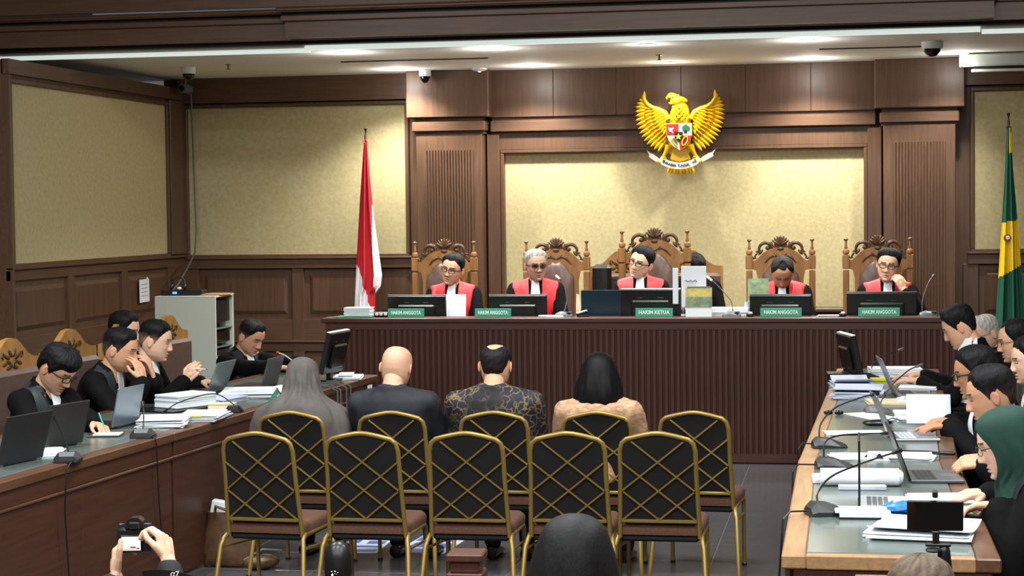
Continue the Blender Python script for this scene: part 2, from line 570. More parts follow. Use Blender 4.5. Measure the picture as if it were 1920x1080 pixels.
for k in range(0, 6, 2):
    bevel_panel(ys[k], ys[k + 1], 1.07, 1.515, -6.415, wl, axis='x')
    bevel_panel(ys[k], ys[k + 1], 0.2, 0.9, -6.415, wl, axis='x')
for a, b in ((14.58, 14.69), (15.74, 15.87), (16.9, 17.42)):
    MB().cbox(-6.43, -6.385, a, b, 0.1, 1.53, 0.005).build('stile', WOOD, wl)
MB().cbox(-6.43, -6.388, 13.5, 17.42, 1.515, 1.6, 0.005).build('dado_rail', WOODY, wl)
MB().cbox(-6.43, -6.388, 13.5, 17.42, 0.90, 1.07, 0.005).build('lower_rail', WOODY, wl)

# dais behind the bench
struct(MB().cbox(-4.6, 1.5, 15.5, 17.4, 0, 0.3, 0.01).build('trim_8', BENCHH))
struct(MB().cbox(-4.25, 0.97, 15.0, 15.5, 0, 0.3, 0.01).build('trim_9', BENCHH))

# ================================================================== ceiling fittings
def downlight(x, y, lbl, power=60, glow=LAMP):
    t = thing('downlight', lbl, 'downlight', (x, y, 3.33), group='recessed downlights over the bench')
    MB().lathe([(0.060, 0.0), (0.085, 0.0), (0.085, -0.006), (0.062, -0.010), (0.060, 0.0)], 20).build('trim_ring', WHITEP, t, True)
    MB().lathe([(0.001, -0.001), (0.060, -0.001), (0.058, -0.004), (0.001, -0.006)], 18).build('lens', glow, t)
    l = bpy.data.lights.new('downlight_lamp', 'SPOT')
    l.energy = power
    l.spot_size = math.radians(125)
    l.spot_blend = 0.7
    l.shadow_soft_size = 0.05
    l.color = (1, 0.96, 0.88)
    o = bpy.data.objects.new('downlight_lamp', l)
    COL.objects.link(o)
    o.parent = t
    o.location = (0, 0, -0.03)
    l2 = bpy.data.lights.new('added_ceiling_fill', 'POINT')  # added point light that brightens the ceiling around the fixture
    l2.energy = power * .03
    l2.shadow_soft_size = 0.05
    l2.color = (1, 0.97, 0.92)
    o2 = bpy.data.objects.new('added_ceiling_fill', l2)
    COL.objects.link(o2)
    o2.parent = t
    o2.location = (0, 0, -0.14)
    return t
LAMPD = mat('lamp_glow_dim', (255, 250, 235), 0.5, emit=3)
ord_ = ['leftmost', 'second from left', 'third from left', 'fourth from left', 'rightmost']
for k, x in enumerate((-4.07, -2.846, -1.59, -0.334)):
    downlight(x, 14.88, 'round white downlight in the front ceiling row, %s' % ord_[k], 84 if k != 2 else 46, LAMP if k != 2 else LAMPD)
for k, x in enumerate((-4.08, -2.846, -1.597, -0.333, 0.927)):
    downlight(x, 16.75 if k < 4 else 16.55, 'round white downlight in the ceiling row beside the back wall, %s' % ord_[k], 88 if k != 2 else 46, LAMP if k != 2 else LAMPD)

def dome_camera(x, y, z, lbl, r=0.065):
    t = thing('dome_camera', lbl, 'camera', (x, y, z), group='white dome cameras')
    MB().lathe([(r * .6, 0), (r, -0.002), (r, -0.05), (r * .9, -0.06), (r * .5, -0.06)], 18).build('housing', WHITEP, t, True)
    MB().lathe([(r * .82, -0.058), (r * .8, -0.075), (r * .62, -0.10), (r * .35, -0.118), (0.002, -0.123)], 18).build('dome', BLACKG, t, True)
    return t
dome_camera(0.648, 15.34, 3.33, 'white dome camera with a dark bubble above the right side of the bench', 0.085)
dome_camera(-5.80, 15.92, 3.33, 'white dome camera with a dark bubble near the left corner of the ceiling')
dome_camera(-3.87, 17.03 - .1, 3.33, 'small white dome camera in front of the left pilaster', 0.055)
t = thing('bullet_camera', 'small grey bullet camera in the upper left room corner', 'camera', (-6.24, 17.04, 3.155))
MB().tube([(0, 0, 0.10), (0, 0, 0.17)], 0.012).build('bracket', GREYP, t)
MB().lathe([(0.03, -0.10), (0.045, -0.09), (0.045, 0.09), (0.02, 0.10)], 14, (0, 0, 0.06), 'y').build('housing', GREYP, t, True)
MB().lathe([(0.03, -0.102), (0.026, -0.106), (0.001, -0.106)], 12, (0, 0, 0.06), 'y').build('lens', BLACKG, t)
MB().tube([(0, .06, .06), (-.02, .2, .03), (-.02, .22, -.2), (-.01, .22, -.8), (0.01, .2, -1.3), (0.03, .1, -1.50), (.12, -.4, -1.66), (.30, -1.1, -1.76), (.42, -1.55, -1.79)], .008, 6).build('cable', GREYP, t, True)
for k, (x, y, l) in enumerate(((-5.37, 15.75, 'tiny sprinkler head in the ceiling near the left dome camera'), (-1.598, 15.94, 'tiny sprinkler head in the ceiling above the gold emblem'))):
    t = thing('sprinkler', l, 'sprinkler', (x, y, 3.33), group='ceiling sprinklers')
    MB().lathe([(0.028, 0), (0.028, -0.004), (0.008, -0.008), (0.008, -0.04)], 12).build('stem', mat('brass', (110, 95, 60), 0.3, .8), t)
    MB().lathe([(0.002, -0.04), (0.018, -0.042), (0.018, -0.046), (0.002, -0.046)], 12).build('deflector', MATS['brass'], t)
t = thing('smoke_detector', 'flat white smoke detector on the ceiling above the left pilaster', 'detector', (-3.35, 16.9, 3.33))
MB().lathe([(0.07, 0), (0.07, -0.012), (0.06, -0.02), (0.02, -0.03)], 20).build('cover', WHITEP, t, True)
MB().lathe([(0.012, -0.028), (0.012, -0.034), (0.002, -0.035)], 10).build('led', LAMPD, t)
t = thing('projection_screen', 'white rolled projection screen housing under the ceiling at the right', 'screen', (0.95, 16.55, 0))
MB().cbox(0, 2.3, 0, 0.12, 3.215, 3.315, 0.012).build('housing', WHITEP, t)
MB().cbox(-.02, 0, -.005, 0.125, 3.21, 3.32, 0.008).build('end_cap', GREYP, t)
MB().cbox(0.08, 2.25, 0.05, 0.075, 3.165, 3.19, 0.006).build('bottom_bar', WHITEP, t)
MB().box(0.1, 2.2, 0.06, 0.062, 3.18, 3.25).build('screen_cloth', DARK, t)

# ================================================================== judges' bench
bn = thing('judges_bench', 'long dark red-brown judges bench with a fluted front', 'bench', (0, 14.8, 0))
MB().cbox(-4.28, 1.0, -0.02, 0.24, 1.115, 1.155, 0.006).build('ledge', BENCHH, bn)
MB().cbox(-4.25, 0.97, 0.22, 0.75, 0.97, 1.01, 0.006).build('desk_top', BENCHH, bn)
MB().box(-4.25, 0.97, 0.02, 0.06, 0.0, 1.12).build('front_panel', BENCH, bn)
MB().cbox(-4.25, 0.97, 0.0, 0.05, 1.055, 1.12, 0.004).build('top_rail', BENCHH, bn)
MB().cbox(-4.25, 0.97, -0.012, 0.05, 0.0, 0.075, 0.006).build('plinth', BENCHH, bn)
for a, b in ((-4.25, -4.13), (0.90, 0.97)):
    MB().cbox(a, b, 0.0, 0.05, 0.07, 1.06, 0.004).build('stile', BENCH, bn)
MB().box(-4.25, -4.21, 0.05, 0.75, 0, 1.12).build('end_panel', BENCH, bn)
MB().box(0.93, 0.97, 0.05, 0.75, 0, 1.12).build('end_panel', BENCH, bn)
slat = MB().prism([(-.019, .021), (-.019, .008), (-.011, 0.0), (.011, 0.0), (.019, .008), (.019, .021)], 0.075, 1.055, 'z').mesh('slat')
n = 106
for k in range(n):
    part_of(slat, 'slat', BENCH, bn, (-4.13 + (k + .5) * 5.03 / n, 0, 0))
# ================================================================== gold banquet chairs (facing +Y, origin on the floor below the back)
def make_banquet():
    t = thing('banquet_chair', 'x', 'chair')
    lean = lambda z: -0.10 * (z - 0.40) / 0.52          # backrest leans towards -Y
    def P(x, z, dy=0.0): return (x, lean(z) + dy, z)
    # outline of the back frame, slightly peaked top with round shoulders
    hw = 0.187
    out = [P(-hw - .012, .385), P(-hw - .008, .5), P(-hw, .70), P(-hw + .002, .83), P(-hw + .012, .868), P(-hw + .035, .888), P(-.09, .904), P(-.03, .916), P(0, .918),
           P(.03, .916), P(.09, .904), P(hw - .035, .888), P(hw - .012, .868), P(hw - .002, .83), P(hw, .70), P(hw + .008, .5), P(hw + .012, .385)]
    MB().tube(out, .0125, 8).build('back_frame', GOLD, t, 60)
    poly = [(-hw, .47), (-hw, .82), (-hw + .02, .866), (-.09, .895), (0, .908), (.09, .895), (hw - .02, .866), (hw, .82), (hw, .47)]
    g = MB()
    v = [P(x, z, -0.004) for x, z in poly] + [P(x, z, 0.035) for x, z in poly]
    n = len(poly)
    g._add(v, [tuple(range(n)), tuple(range(2 * n - 1, n - 1, -1))] + [(i, i + n, (i + 1) % n + n, (i + 1) % n) for i in range(n)])
    g.mi = [0, 1] + [0] * n
    g.build('backrest', [BACKF, SEATF], t)
    MB().cbox(-hw, hw, -0.03, -0.012, .462, .48, .004).build('lower_rail', GOLD, t)
    # diagonal lattice
    a, b = .0905, .0735
    zc = .478
    for fam in (1, -1):
        for k in (-1, 0, 1):
            pts = []
            for q in range(0, 61):
                z = zc + (.905 - zc) * q / 60
                x = fam * (a / b) * (z - (zc + 2 * b)) + k * 2 * a
                top = .893 - abs(x) * .09
                if abs(x) < hw - .004 and z < top:
                    pts.append(P(x, z, -.012))
            if len(pts) > 3:
                MB().tube([pts[0], pts[-1]], .0052, 6).build('lattice_bar', GOLD, t)
    # seat
    s = MB()
    rings = []
    for z, e in ((.398, .0), (.43, .004), (.446, -.003), (.455, -.018), (.459, -.05)):
        pl = []
        for x, y in ((-.2, .0), (.2, .0), (.21, .05), (.215, .36), (.19, .42), (.1, .435), (-.1, .435), (-.19, .42), (-.215, .36), (-.21, .05)):
            cx, cy = x, y - .2
            l = math.hypot(cx, cy)
            pl.append((x + e * cx / l, y + e * cy / l, z))
        rings.append(pl)
    s.rings(rings)
    s.build('seat', SEATF, t, 50)
    MB().cbox(-.195, .195, .01, .42, .362, .399, .012).build('seat_pan', SEATU, t)
    for sx in (-1, 1):
        MB().tube([(sx * .207, .02, .395), (sx * .213, -.03, .372), (sx * .222, -.05, .34), (sx * .245, -.13, 0.01)], .0125, 8).build('leg', GOLD, t, 60)
        MB().tube([(sx * .207, .02, .392), (sx * .207, .35, .392), (sx * .205, .385, .375), (sx * .204, .395, .34), (sx * .204, .41, 0.01)], .0115, 8).build('leg', GOLD, t, 60)
        MB().tube([(sx * .222, -.052, .33), (sx * .204, .398, .30)], .008, 6).build('side_stretcher', GOLD, t)
        for q in ((sx * .245, -.13), (sx * .204, .41)):
            MB().lathe([(.014, 0), (.016, .012), (.012, .016)], 8, (q[0], q[1], 0)).build('foot_cap', BLACKP, t)
    return t

bc = make_banquet()
front = [(-2.929, 8.94, -4), (-2.406, 8.985, -1), (-1.885, 9.03, 0), (-1.383, 9.07, 1), (-0.939, 9.105, 0)]
back = [(-3.049, 9.895, -2), (-2.489, 9.936, 0), (-1.924, 9.976, 0), (-1.363, 10.017, 0), (-0.831, 10.055, -4)]
lf = ['gold lattice-back banquet chair, leftmost of the empty front row', 'gold lattice-back banquet chair in the front row, second from left',
      'gold lattice-back banquet chair at the middle of the front row', 'gold lattice-back banquet chair in the front row behind the dark-haired onlooker', 'gold lattice-back banquet chair, rightmost of the front row']
lb = ['gold lattice-back banquet chair under the woman in the grey headscarf', 'gold lattice-back banquet chair under the bald man', 'gold lattice-back banquet chair under the man in the batik shirt',
      'gold lattice-back banquet chair under the woman with bobbed black hair', 'empty gold lattice-back banquet chair at the right end of the second row']
for i, (rows, labs, g) in enumerate(((front, lf, 'front row of gold banquet chairs'), (back, lb, 'second row of gold banquet chairs'))):
    for k, (x, y, rz) in enumerate(rows):
        o = bc if (i == 0 and k == 0) else copy_tree(bc)
        o.location = (x, y + .1, 0)
        o.rotation_euler = (0, 0, math.radians(rz))
        tag(o, labs[k], 'chair', g)

# ================================================================== carved high-back chairs of the judges (facing -Y)
def finial(mb, x, y, z):
    mb.lathe([(.012, 0), (.026, .008), (.029, .03), (.02, .045), (.012, .05), (.015, .06), (.010, .075), (.009, .115), (.018, .125), (.019, .135), (.004, .145)], 12, (x, y, z))

def make_throne():
    t = thing('carved_armchair', 'x', 'chair')
    W = .262
    for sx in (-1, 1):
        p = MB().cbox(sx * W - .026, sx * W + .026, -.026, .026, .08, 1.18, .006).build('post', CARVE, t)
        MB().cbox(sx * W - .03, sx * W + .03, -.03, .03, 1.19, 1.31, .006).build('post_block', CARVE, p)
        f = MB(); finial(f, sx * W, 0, 1.31); f.build('finial', CARVE, p, True)
    # crest rail board with arched top
    top = [(-.235, 1.27), (-.215, 1.262), (-.2, 1.275), (-.175, 1.30), (-.14, 1.335), (-.10, 1.358), (-.05, 1.372), (0, 1.376)]
    top = top + [(-x, z) for x, z in reversed(top[:-1])]
    low = [(.235, 1.19), (.205, 1.18), (.19, 1.1), (.19, .45), (-.19, .45), (-.19, 1.1), (-.205, 1.18), (-.235, 1.19)]
    MB().prism(top + low, -.018, .018).build('back_board', CARVE, t)
    # leather pad with a stepped arch top
    pad = [(-.15, .47), (-.152, 1.10), (-.145, 1.15), (-.12, 1.17), (-.10, 1.21), (-.065, 1.25), (-.03, 1.262), (0, 1.25)]
    pad = pad + [(-x, z) for x, z in reversed(pad[:-1])]
    m = MB()
    n = len(pad)
    cx, cz = 0, .9
    v = []
    for e, d in ((1, -.019), (1, -.045), (.93, -.062), (.6, -.07)):
        v += [(x * e, d, cz + (z - cz) * e) for x, z in pad]
    f = [(k * n + i, k * n + (i + 1) % n, (k + 1) * n + (i + 1) % n, (k + 1) * n + i) for k in range(3) for i in range(n)] + [tuple(range(3 * n, 4 * n))]
    m._add(v, f)
    m.build('leather_back', LEATHER, t, 50)
    # carved crest: shell, scrolls, small leaves
    c = MB()
    for k in range(-3, 4):
        a = k * .34
        c.ell((math.sin(a) * .040, -.014, 1.395 + math.cos(a) * .042), (.0135, .014, .044), 8, 6, Matrix.Rotation(a, 3, 'Y'))
    c.ell((0, -.014, 1.365), (.032, .014, .02), 10, 6)
    c.prism([(-.05, 1.36), (-.056, 1.40), (-.045, 1.44), (-.02, 1.462), (0, 1.468), (.02, 1.462), (.045, 1.44), (.056, 1.40), (.05, 1.36)], -.005, .012)
    c.build('crest_shell', CARVED, t, True)
    for sx in (-1, 1):
        q = MB()
        pts, rr = [], []
        for k in range(26):
            a = math.radians(-35 + 300 * k / 25)
            R = .066 * (1 - .62 * k / 25)
            pts.append((sx * (.115 + R * 1.05 * math.cos(a)), 0, 1.368 + R * math.sin(a)))
            rr.append(.0175 - .008 * abs(k - 12) / 13)
        q.tube(pts, rr, 8)
        q.ell((sx * .107, 0, 1.372), (.02, .018, .02), 10, 6)
        q.tube([(sx * .06, 0, 1.375), (sx * .075, -.004, 1.40), (sx * .072, -.004, 1.425)], [.012, .012, .005], 8)
        q.tube([(sx * .17, 0, 1.33), (sx * .19, -.002, 1.345), (sx * .208, 0, 1.338)], [.010, .011, .005], 8)
        q.ell((sx * .165, -.005, 1.335), (.03, .012, .012), 10, 6, Matrix.Rotation(sx * .9, 3, 'Y'))
        q.build('crest_scroll', CARVED, t, True)
        q = MB()
        q.tube([(sx * .19, 0, 1.33), (sx * .205, 0, 1.315), (sx * .215, 0, 1.295), (sx * .205, 0, 1.28)], [.006, .009, .008, .005], 8)
        q.ell((sx * .222, 0, 1.285), (.011, .011, .011), 8, 6)
        q.build('crest_leaf', CARVED, t, True)
        q = MB()
        q.tube([(sx * .03, -.02, 1.30), (sx * .06, -.022, 1.31), (sx * .10, -.022, 1.285), (sx * .13, -.022, 1.245)], [.005, .009, .009, .004], 8)
        q.tube([(sx * .004, -.022, 1.29), (sx * .03, -.024, 1.305), (sx * .05, -.022, 1.325)], [.006, .008, .004], 8)
        q.build('carved_swag', CARVED, t, True)
        a = MB()
        a.tube([(sx * .262, -.02, .70), (sx * .275, -.2, .72), (sx * .28, -.4, .72), (sx * .28, -.47, .70), (sx * .28, -.475, .67)], [.022, .026, .028, .024, .016], 8)
        a.build('arm', CARVE, t, True)
        MB().cbox(sx * .27 - .022, sx * .27 + .022, -.45, -.41, .02, .70, .006).build('leg', CARVE, t)
    MB().cbox(-.25, .25, -.47, .0, .36, .42, .01).build('seat_frame', CARVE, t)
    MB().cbox(-.235, .235, -.46, -.02, .42, .49, .025).build('seat', LEATHER, t)
    return t

th = make_throne()
JX = [(-3.545, 'carved wooden armchair with brown leather back behind the judge at the left end'), (-2.54, 'carved wooden armchair with brown leather back behind the grey-haired judge'),
      (-1.676, 'tallest carved wooden armchair with brown leather back behind the presiding judge'), (-0.592, 'carved wooden armchair with brown leather back behind the judge looking down'),
      (0.228, 'carved wooden armchair with brown leather back behind the judge resting his chin')]
for k, (x, l) in enumerate(JX):
    o = th if k == 0 else copy_tree(th)
    o.location = (x, 16.18, 0.3)
    o.scale = (1.02, 1, 1.0) if k != 2 else (1.085, 1.05, 1.055)
    tag(o, l, 'chair', 'carved judge chairs')

# ================================================================== counsel chairs with bell-shaped carved crest (facing -Y)
def make_crest_chair(Wd=.25):
    t = thing('crest_chair', 'x', 'chair')
    H = 1.10
    crest = [(-Wd, H - .02), (-Wd + .06, H - .015), (-Wd + .11, H + .01), (-.08, H + .07), (-.045, H + .098), (0, H + .107), (.045, H + .098), (.08, H + .07), (Wd - .11, H + .01), (Wd - .06, H - .015), (Wd, H - .02), (Wd, H - .16), (-Wd, H - .16)]
    MB().prism(crest, -.02, .022).build('crest', CARVL, t)
    m = MB()
    for sx in (-1, 1):
        for (x, z, a, l) in ((.018, 1.12, .5, .045), (.045, 1.10, 1.1, .042), (.028, 1.07, .9, .035), (.062, 1.06, 1.9, .035), (.03, 1.035, 1.7, .032), (.012, 1.05, .1, .03)):
            m.ell((sx * x, -.022, z), (.011, .008, l * .62), 8, 6, Matrix.Rotation(sx * a, 3, 'Y'))
        m.tube([(sx * .075, -.021, 1.09), (sx * .09, -.022, 1.105), (sx * .085, -.022, 1.125), (sx * .068, -.022, 1.12), (sx * .07, -.022, 1.105)], .006, 6)
    m.build('carved_leaf', CARVED, t, True)
    for sx in (-1, 1):
        MB().cbox(sx * (Wd - .02) - .022, sx * (Wd - .02) + .022, -.02, .022, 0, H - .15, .005).build('post', CARVL, t)
        MB().cbox(sx * (Wd - .02) - .022, sx * (Wd - .02) + .022, -.46, -.42, 0, .64, .005).build('leg', CARVL, t)
        a = MB()
        a.tube([(sx * (Wd - .02), -.0, .67), (sx * (Wd - .01), -.25, .68), (sx * (Wd - .005), -.42, .67)], [.02, .024, .028], 8)
        pts = [(sx * (Wd - .005), -.45 - .045 * math.sin(q), .655 - .045 * math.cos(q) + .02) for q in [k * .5 - 3.0 for k in range(12)]]
        a.tube(pts, [.024 - .001 * k for k in range(12)], 8)
        a.lathe([(.001, -.03), (.045, -.028), (.05, 0), (.045, .028), (.001, .03)], 16, (sx * (Wd - .005), -.46, .655), 'x')
        a.lathe([(.001, -.036), (.02, -.034), (.022, 0), (.02, .034), (.001, .036)], 12, (sx * (Wd - .005), -.46, .655), 'x')
        a.build('scroll_arm', CARVED, t, True)
    MB().cbox(-Wd + .02, Wd - .02, -.075, -.005, .5, H - .075, .025).build('leather_back', LEATHER, t, 30)
    MB().cbox(-Wd, Wd, -.47, .0, .36, .42, .008).build('seat_frame', CARVL, t)
    MB().cbox(-Wd + .01, Wd - .01, -.46, -.03, .42, .49, .025).build('seat', LEATHER, t)
    return t
cc = make_crest_chair()
CC = [((-5.05, 10.62, 0), 86, 'carved-crest leather chair nearest the left picture edge, behind the man writing'), ((-5.05, 11.50, 0), 86, 'carved-crest leather chair between the man writing and the man covering his face'),
      ((-5.12, 13.50, 0), 84, 'carved-crest leather chair in front of the white rack cabinet'), ((-5.12, 12.55, 0), 86, 'carved-crest chair hidden behind the man pressing his face'),
      ((-2.02, 16.62, .3), 0, 'carved-crest leather chair left of the tallest judge chair'), ((-1.40, 16.62, .3), 0, 'carved-crest leather chair right of the tallest judge chair'),
      ((1.12, 8.75, 0), -90, 'carved scroll-arm chair of the man with short hair at the right table'), ((1.05, 7.42, 0), -90, 'carved scroll-arm chair of the woman in the green headscarf')]
for k, (loc, rz, l) in enumerate(CC):
    o = cc if k == 0 else copy_tree(cc)
    o.location = loc
    o.rotation_euler = (0, 0, math.radians(rz))
    o.scale = (1.42, 1, 1.06) if k < 2 else (1.2, 1, 1.04) if k < 4 else (1.14, 1, 1.12) if k < 6 else (1, 1, .95)
    tag(o, l, 'chair', 'counsel chairs with carved crest')
# black padded office chair between the judges
t = thing('office_chair', 'black padded office chair back between the grey-haired and the presiding judge', 'chair', (-2.17, 16.42, .3))
MB().cbox(-.085, .085, -.05, .04, .55, 1.235, .035).build('backrest', BLACKP, t, 30)
MB().cbox(-.2, .2, -.42, -.02, .42, .5, .03).build('seat', BLACKP, t, 30)
MB().tube([(0, -.2, .05), (0, -.2, .42)], .03).build('column', BLACKP, t)
MB().lathe([(.02, .06), (.24, .03), (.24, 0), (.02, 0)], 10, (0, -.2, 0)).build('base', BLACKP, t)
t = thing('metal_frame_chair', 'black tubular chair frame behind the two nearest carved-crest chairs', 'chair', (-5.62, 11.3, 0), 86)
MB().tube([(-.25, 0, 0.01), (-.25, 0, 1.13), (-.22, 0, 1.16), (.22, 0, 1.16), (.25, 0, 1.13), (.25, 0, 0.01)], .022, 8).build('back_frame', BLACKP, t, True)
MB().cbox(-.23, .23, -.015, .015, .6, 1.15, .01).build('backrest', BLACKP, t)
MB().cbox(-.24, .24, -.42, .0, .43, .48, .02).build('seat', BLACKP, t)
for sx in (-1, 1):
    MB().tube([(sx * .23, -.4, .45), (sx * .24, -.42, 0.01)], .015).build('leg', BLACKP, t)

# ================================================================== tables
def table(name, lbl, org, rz, L, D, edge, front_sign, near_end=False):
    # local: y runs along the table, x from the public edge (0) towards the sitters
    t = thing(name, lbl, 'table', org, rz)
    s = front_sign
    X = lambda a, b: (min(s * a, s * b), max(s * a, s * b))
    z = .82
    eb = .085
    MB().cbox(*X(0, eb), 0, L, z - .05, z, .006).build('front_edge', edge, t)
    MB().cbox(*X(D - eb, D), 0, L, z - .05, z, .006).build('rear_edge', TABD, t)
    MB().cbox(*X(eb, D - eb), 0, .05, z - .05, z, .004).build('end_edge', edge if near_end else TABD, t)
    MB().cbox(*X(eb, D - eb), L - .05, L, z - .05, z, .004).build('end_edge', TABD, t)
    MB().cbox(*X(eb, D - eb), .05, L - .05, z - .04, z + .002, .002).build('glass_top', GLASS, t)
    MB().cbox(*X(.012, .03), .01, L - .01, z - .13, z - .05, .003).build('apron', TABW, t)
    MB().cbox(*X(.005, .03), .005, L - .005, z - .145, z - .13, .004).build('apron_moulding', TABD, t)
    k = max(1, round(L / 1.1))
    for i in range(k):
        MB().cbox(*X(.018, .04), .01 + (L - .02) * i / k + .001, .01 + (L - .02) * (i + 1) / k - .001, .02, z - .145, .003).build('front_board', TABW, t)
    for y in (0.01, L - .04):
        MB().cbox(*X(.04, D - .03), y, y + .03, .02, z - .05, .003).build('end_board', TABW, t)
    return t
lt = math.degrees(math.atan2(.335, 5.41))
d = Vector((math.sin(math.radians(lt)), math.cos(math.radians(lt)), 0))
A = Vector((-3.781, 7.831, 0))
p0 = A - d * 1.3
table('counsel_table', 'long wooden table with glass top at the left, its near half', p0, -lt, 3.2, .92, TABD, -1)
p1 = p0 + d * 3.21
table('counsel_table', 'long wooden table with glass top at the left, its far half by the bench', p1, -lt, 3.62, .92, TABD, -1)
rt = math.degrees(math.atan2(.04, 2.5))
table('counsel_table', 'pale-edged glass-topped table in the right foreground', (-.240, 6.47, 0), 0.2, 2.50, .74, TABE, 1, True)
table('counsel_table', 'pale-edged glass-topped table at the right, continuing towards the bench', (-.245, 8.985, 0), -1.6, 5.05, .74, TABE, 1)

# ================================================================== emblem on the back wall
EX, EZ, EY = -1.53, 3.196, 17.1
def g(zx, zy): return (EX + (zx - 628) * .000905, EZ - zy * .000905)
em = thing('eagle_emblem', 'large golden eagle emblem with shield and white ribbon on the back wall', 'emblem', (0, EY, 0))
def interp(poly, t):
    d = [0]
    for a, b in zip(poly, poly[1:]):
        d.append(d[-1] + math.dist(a, b))
    s = t * d[-1]
    for i in range(len(poly) - 1):
        if s <= d[i + 1] + 1e-9:
            q = (s - d[i]) / (d[i + 1] - d[i])
            return tuple(poly[i][k] + q * (poly[i + 1][k] - poly[i][k]) for k in (0, 1))
    return poly[-1]
def feather(root, tip, wd, y, name, m, bend=0.0, tk=.012, parent=em):
    a, b = Vector((root[0], 0, root[1])), Vector((tip[0], 0, tip[1]))
    dd = b - a
    nn = Vector((-dd.z, 0, dd.x)).normalized()
    rows = []
    N = 7
    for i in range(N + 1):
        t = i / N
        c = a + dd * t + nn * bend * math.sin(PI * t) * dd.length
        wv = wd * (0.55 + .5 * math.sin(PI * min(t * .75 + .1, 1))) * (1 if t < .75 else math.sqrt(max(0.02, 1 - ((t - .75) / .25) ** 2)))
        rows.append([c + nn * wv * e + Vector((0, y - tk * (1 - abs(e)) - .004, 0)) for e in (-1, -.5, 0, .5, 1)])
    mb = MB()
    mb.grid(rows, .012, (0, 1, 0))
    return mb.build(name, m, parent, 60)
for s in (-1, 1):
    def ms(p): return (628 + s * (p[0] - 628), p[1])
    outer = [(985, 112), (1050, 205), (1076, 262), (1080, 330), (1078, 400), (1062, 470), (1035, 540), (1000, 600), (960, 650), (905, 692), (850, 722)]
    inner = [(985, 215), (930, 285), (860, 330), (830, 400), (800, 470), (775, 545), (760, 600)]
    for k in range(17):
        t = k / 16
        a, b = interp(inner, min(1, t * 1.0)), interp(outer, t)
        feather(g(*ms(a)), g(*ms(b)), .0155 if k else .011, -.002 - .0006 * k, 'feather', EGOLD, bend=.05 * s * (1 - t))
    o2 = [(975, 290), (990, 350), (975, 430), (930, 510), (870, 570), (800, 620)]
    i2 = [(900, 290), (840, 340), (800, 420), (770, 500), (755, 560)]
    for k in range(11):
        t = k / 10
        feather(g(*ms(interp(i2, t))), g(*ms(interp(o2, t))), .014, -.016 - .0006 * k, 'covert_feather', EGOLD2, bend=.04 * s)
    o3 = [(900, 310), (905, 370), (880, 440), (835, 510), (790, 560)]
    i3 = [(850, 295), (800, 340), (765, 420), (755, 500)]
    for k in range(9):
        t = k / 8
        feather(g(*ms(interp(i3, t))), g(*ms(interp(o3, t))), .013, -.028 - .0006 * k, 'covert_feather', EGOLD, bend=.04 * s)
    arm = MB()
    pts = [(745, 400), (780, 335), (840, 300), (910, 275), (955, 240), (985, 190), (990, 150), (980, 108)]
    q = [g(*ms(p)) for p in pts]
    arm.tube([(x, -.02, z) for x, z in q], [.03, .028, .024, .02, .018, .014, .009, .002], 10)
    arm.build('wing_arm', EGOLD, em, True)
    leg = MB()
    l = [g(*ms(p)) for p in ((735, 660), (765, 730), (790, 770), (825, 805))]
    leg.tube([(x, -.05, z) for x, z in l], [.035, .022, .014, .012], 10)
    for dx, dz in ((-.05, .012), (-.045, -.012), (.02, -.03), (.0, -.035)):
        leg.tube([(l[3][0], -.06, l[3][1]), (l[3][0] + s * dx, -.075, l[3][1] + dz + .01), (l[3][0] + s * dx * 1.2, -.06, l[3][1] + dz - .012)], [.011, .009, .004], 8)
    leg.build('leg', EGOLD, em, True)
MB().box(EX - .05, EX + .05, -.01, .2, 2.62, 2.9).build('mounting_bracket', EGOLD2, em)
# body with scale feathers, tail
bd = MB()
x, z = g(628, 430)
bd.ell((x, 0, z + .02), (.10, .05, .15), 16, 12)
x, z = g(628, 330)
bd.ell((x + .005, -.01, z), (.085, .05, .10), 14, 10)
x, z = g(620, 650)
bd.ell((x, 0, z), (.11, .045, .14), 14, 10)
bd.build('body', EGOLD, em, True)
for r in range(6):
    for c in range(5 - (r % 2)):
        zx = 628 + (c - 2 + .5 * (r % 2)) * (30 + 4 * r) 
        zy = 275 + r * 25
        a = g(zx, zy - 14); b = g(zx, zy + 22)
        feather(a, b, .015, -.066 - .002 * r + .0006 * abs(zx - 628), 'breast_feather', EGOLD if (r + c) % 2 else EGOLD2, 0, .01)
hd = MB()
hx, hz = g(600, 210)
hd.ell((hx, -.03, hz), (.062, .042, .042), 14, 10, Matrix.Rotation(-.15, 3, 'Y'))
hd.ell((g(650, 200)[0], -.02, g(650, 200)[1] + .0), (.06, .03, .025), 12, 8, Matrix.Rotation(.35, 3, 'Y'))
hd.ell((g(565, 165)[0], -.03, g(565, 165)[1]), (.05, .03, .028), 12, 8, Matrix.Rotation(.3, 3, 'Y'))
hd.build('head', EGOLD, em, True)
bk = MB()
bk.tube([(g(560, 175)[0], -.035, g(560, 175)[1]), (g(520, 165)[0], -.04, g(520, 165)[1]), (g(500, 185)[0], -.04, g(500, 185)[1]), (g(506, 205)[0], -.04, g(506, 205)[1])], [.026, .02, .012, .003], 10)
bk.tube([(g(570, 230)[0], -.035, g(570, 230)[1]), (g(535, 240)[0], -.04, g(535, 240)[1]), (g(518, 235)[0], -.04, g(518, 235)[1])], [.02, .012, .003], 10)
bk.build('beak', EGOLD, em, True)
MB().ell((g(565, 180)[0], -.062, g(565, 180)[1]), (.006, .004, .006), 8, 6).build('eye', BLACKP, em)
for k in range(3):
    feather(g(560 + 30 * k, 180), g(545 + 32 * k, 128 + 10 * k), .012, -.03, 'crest_feather', EGOLD2)
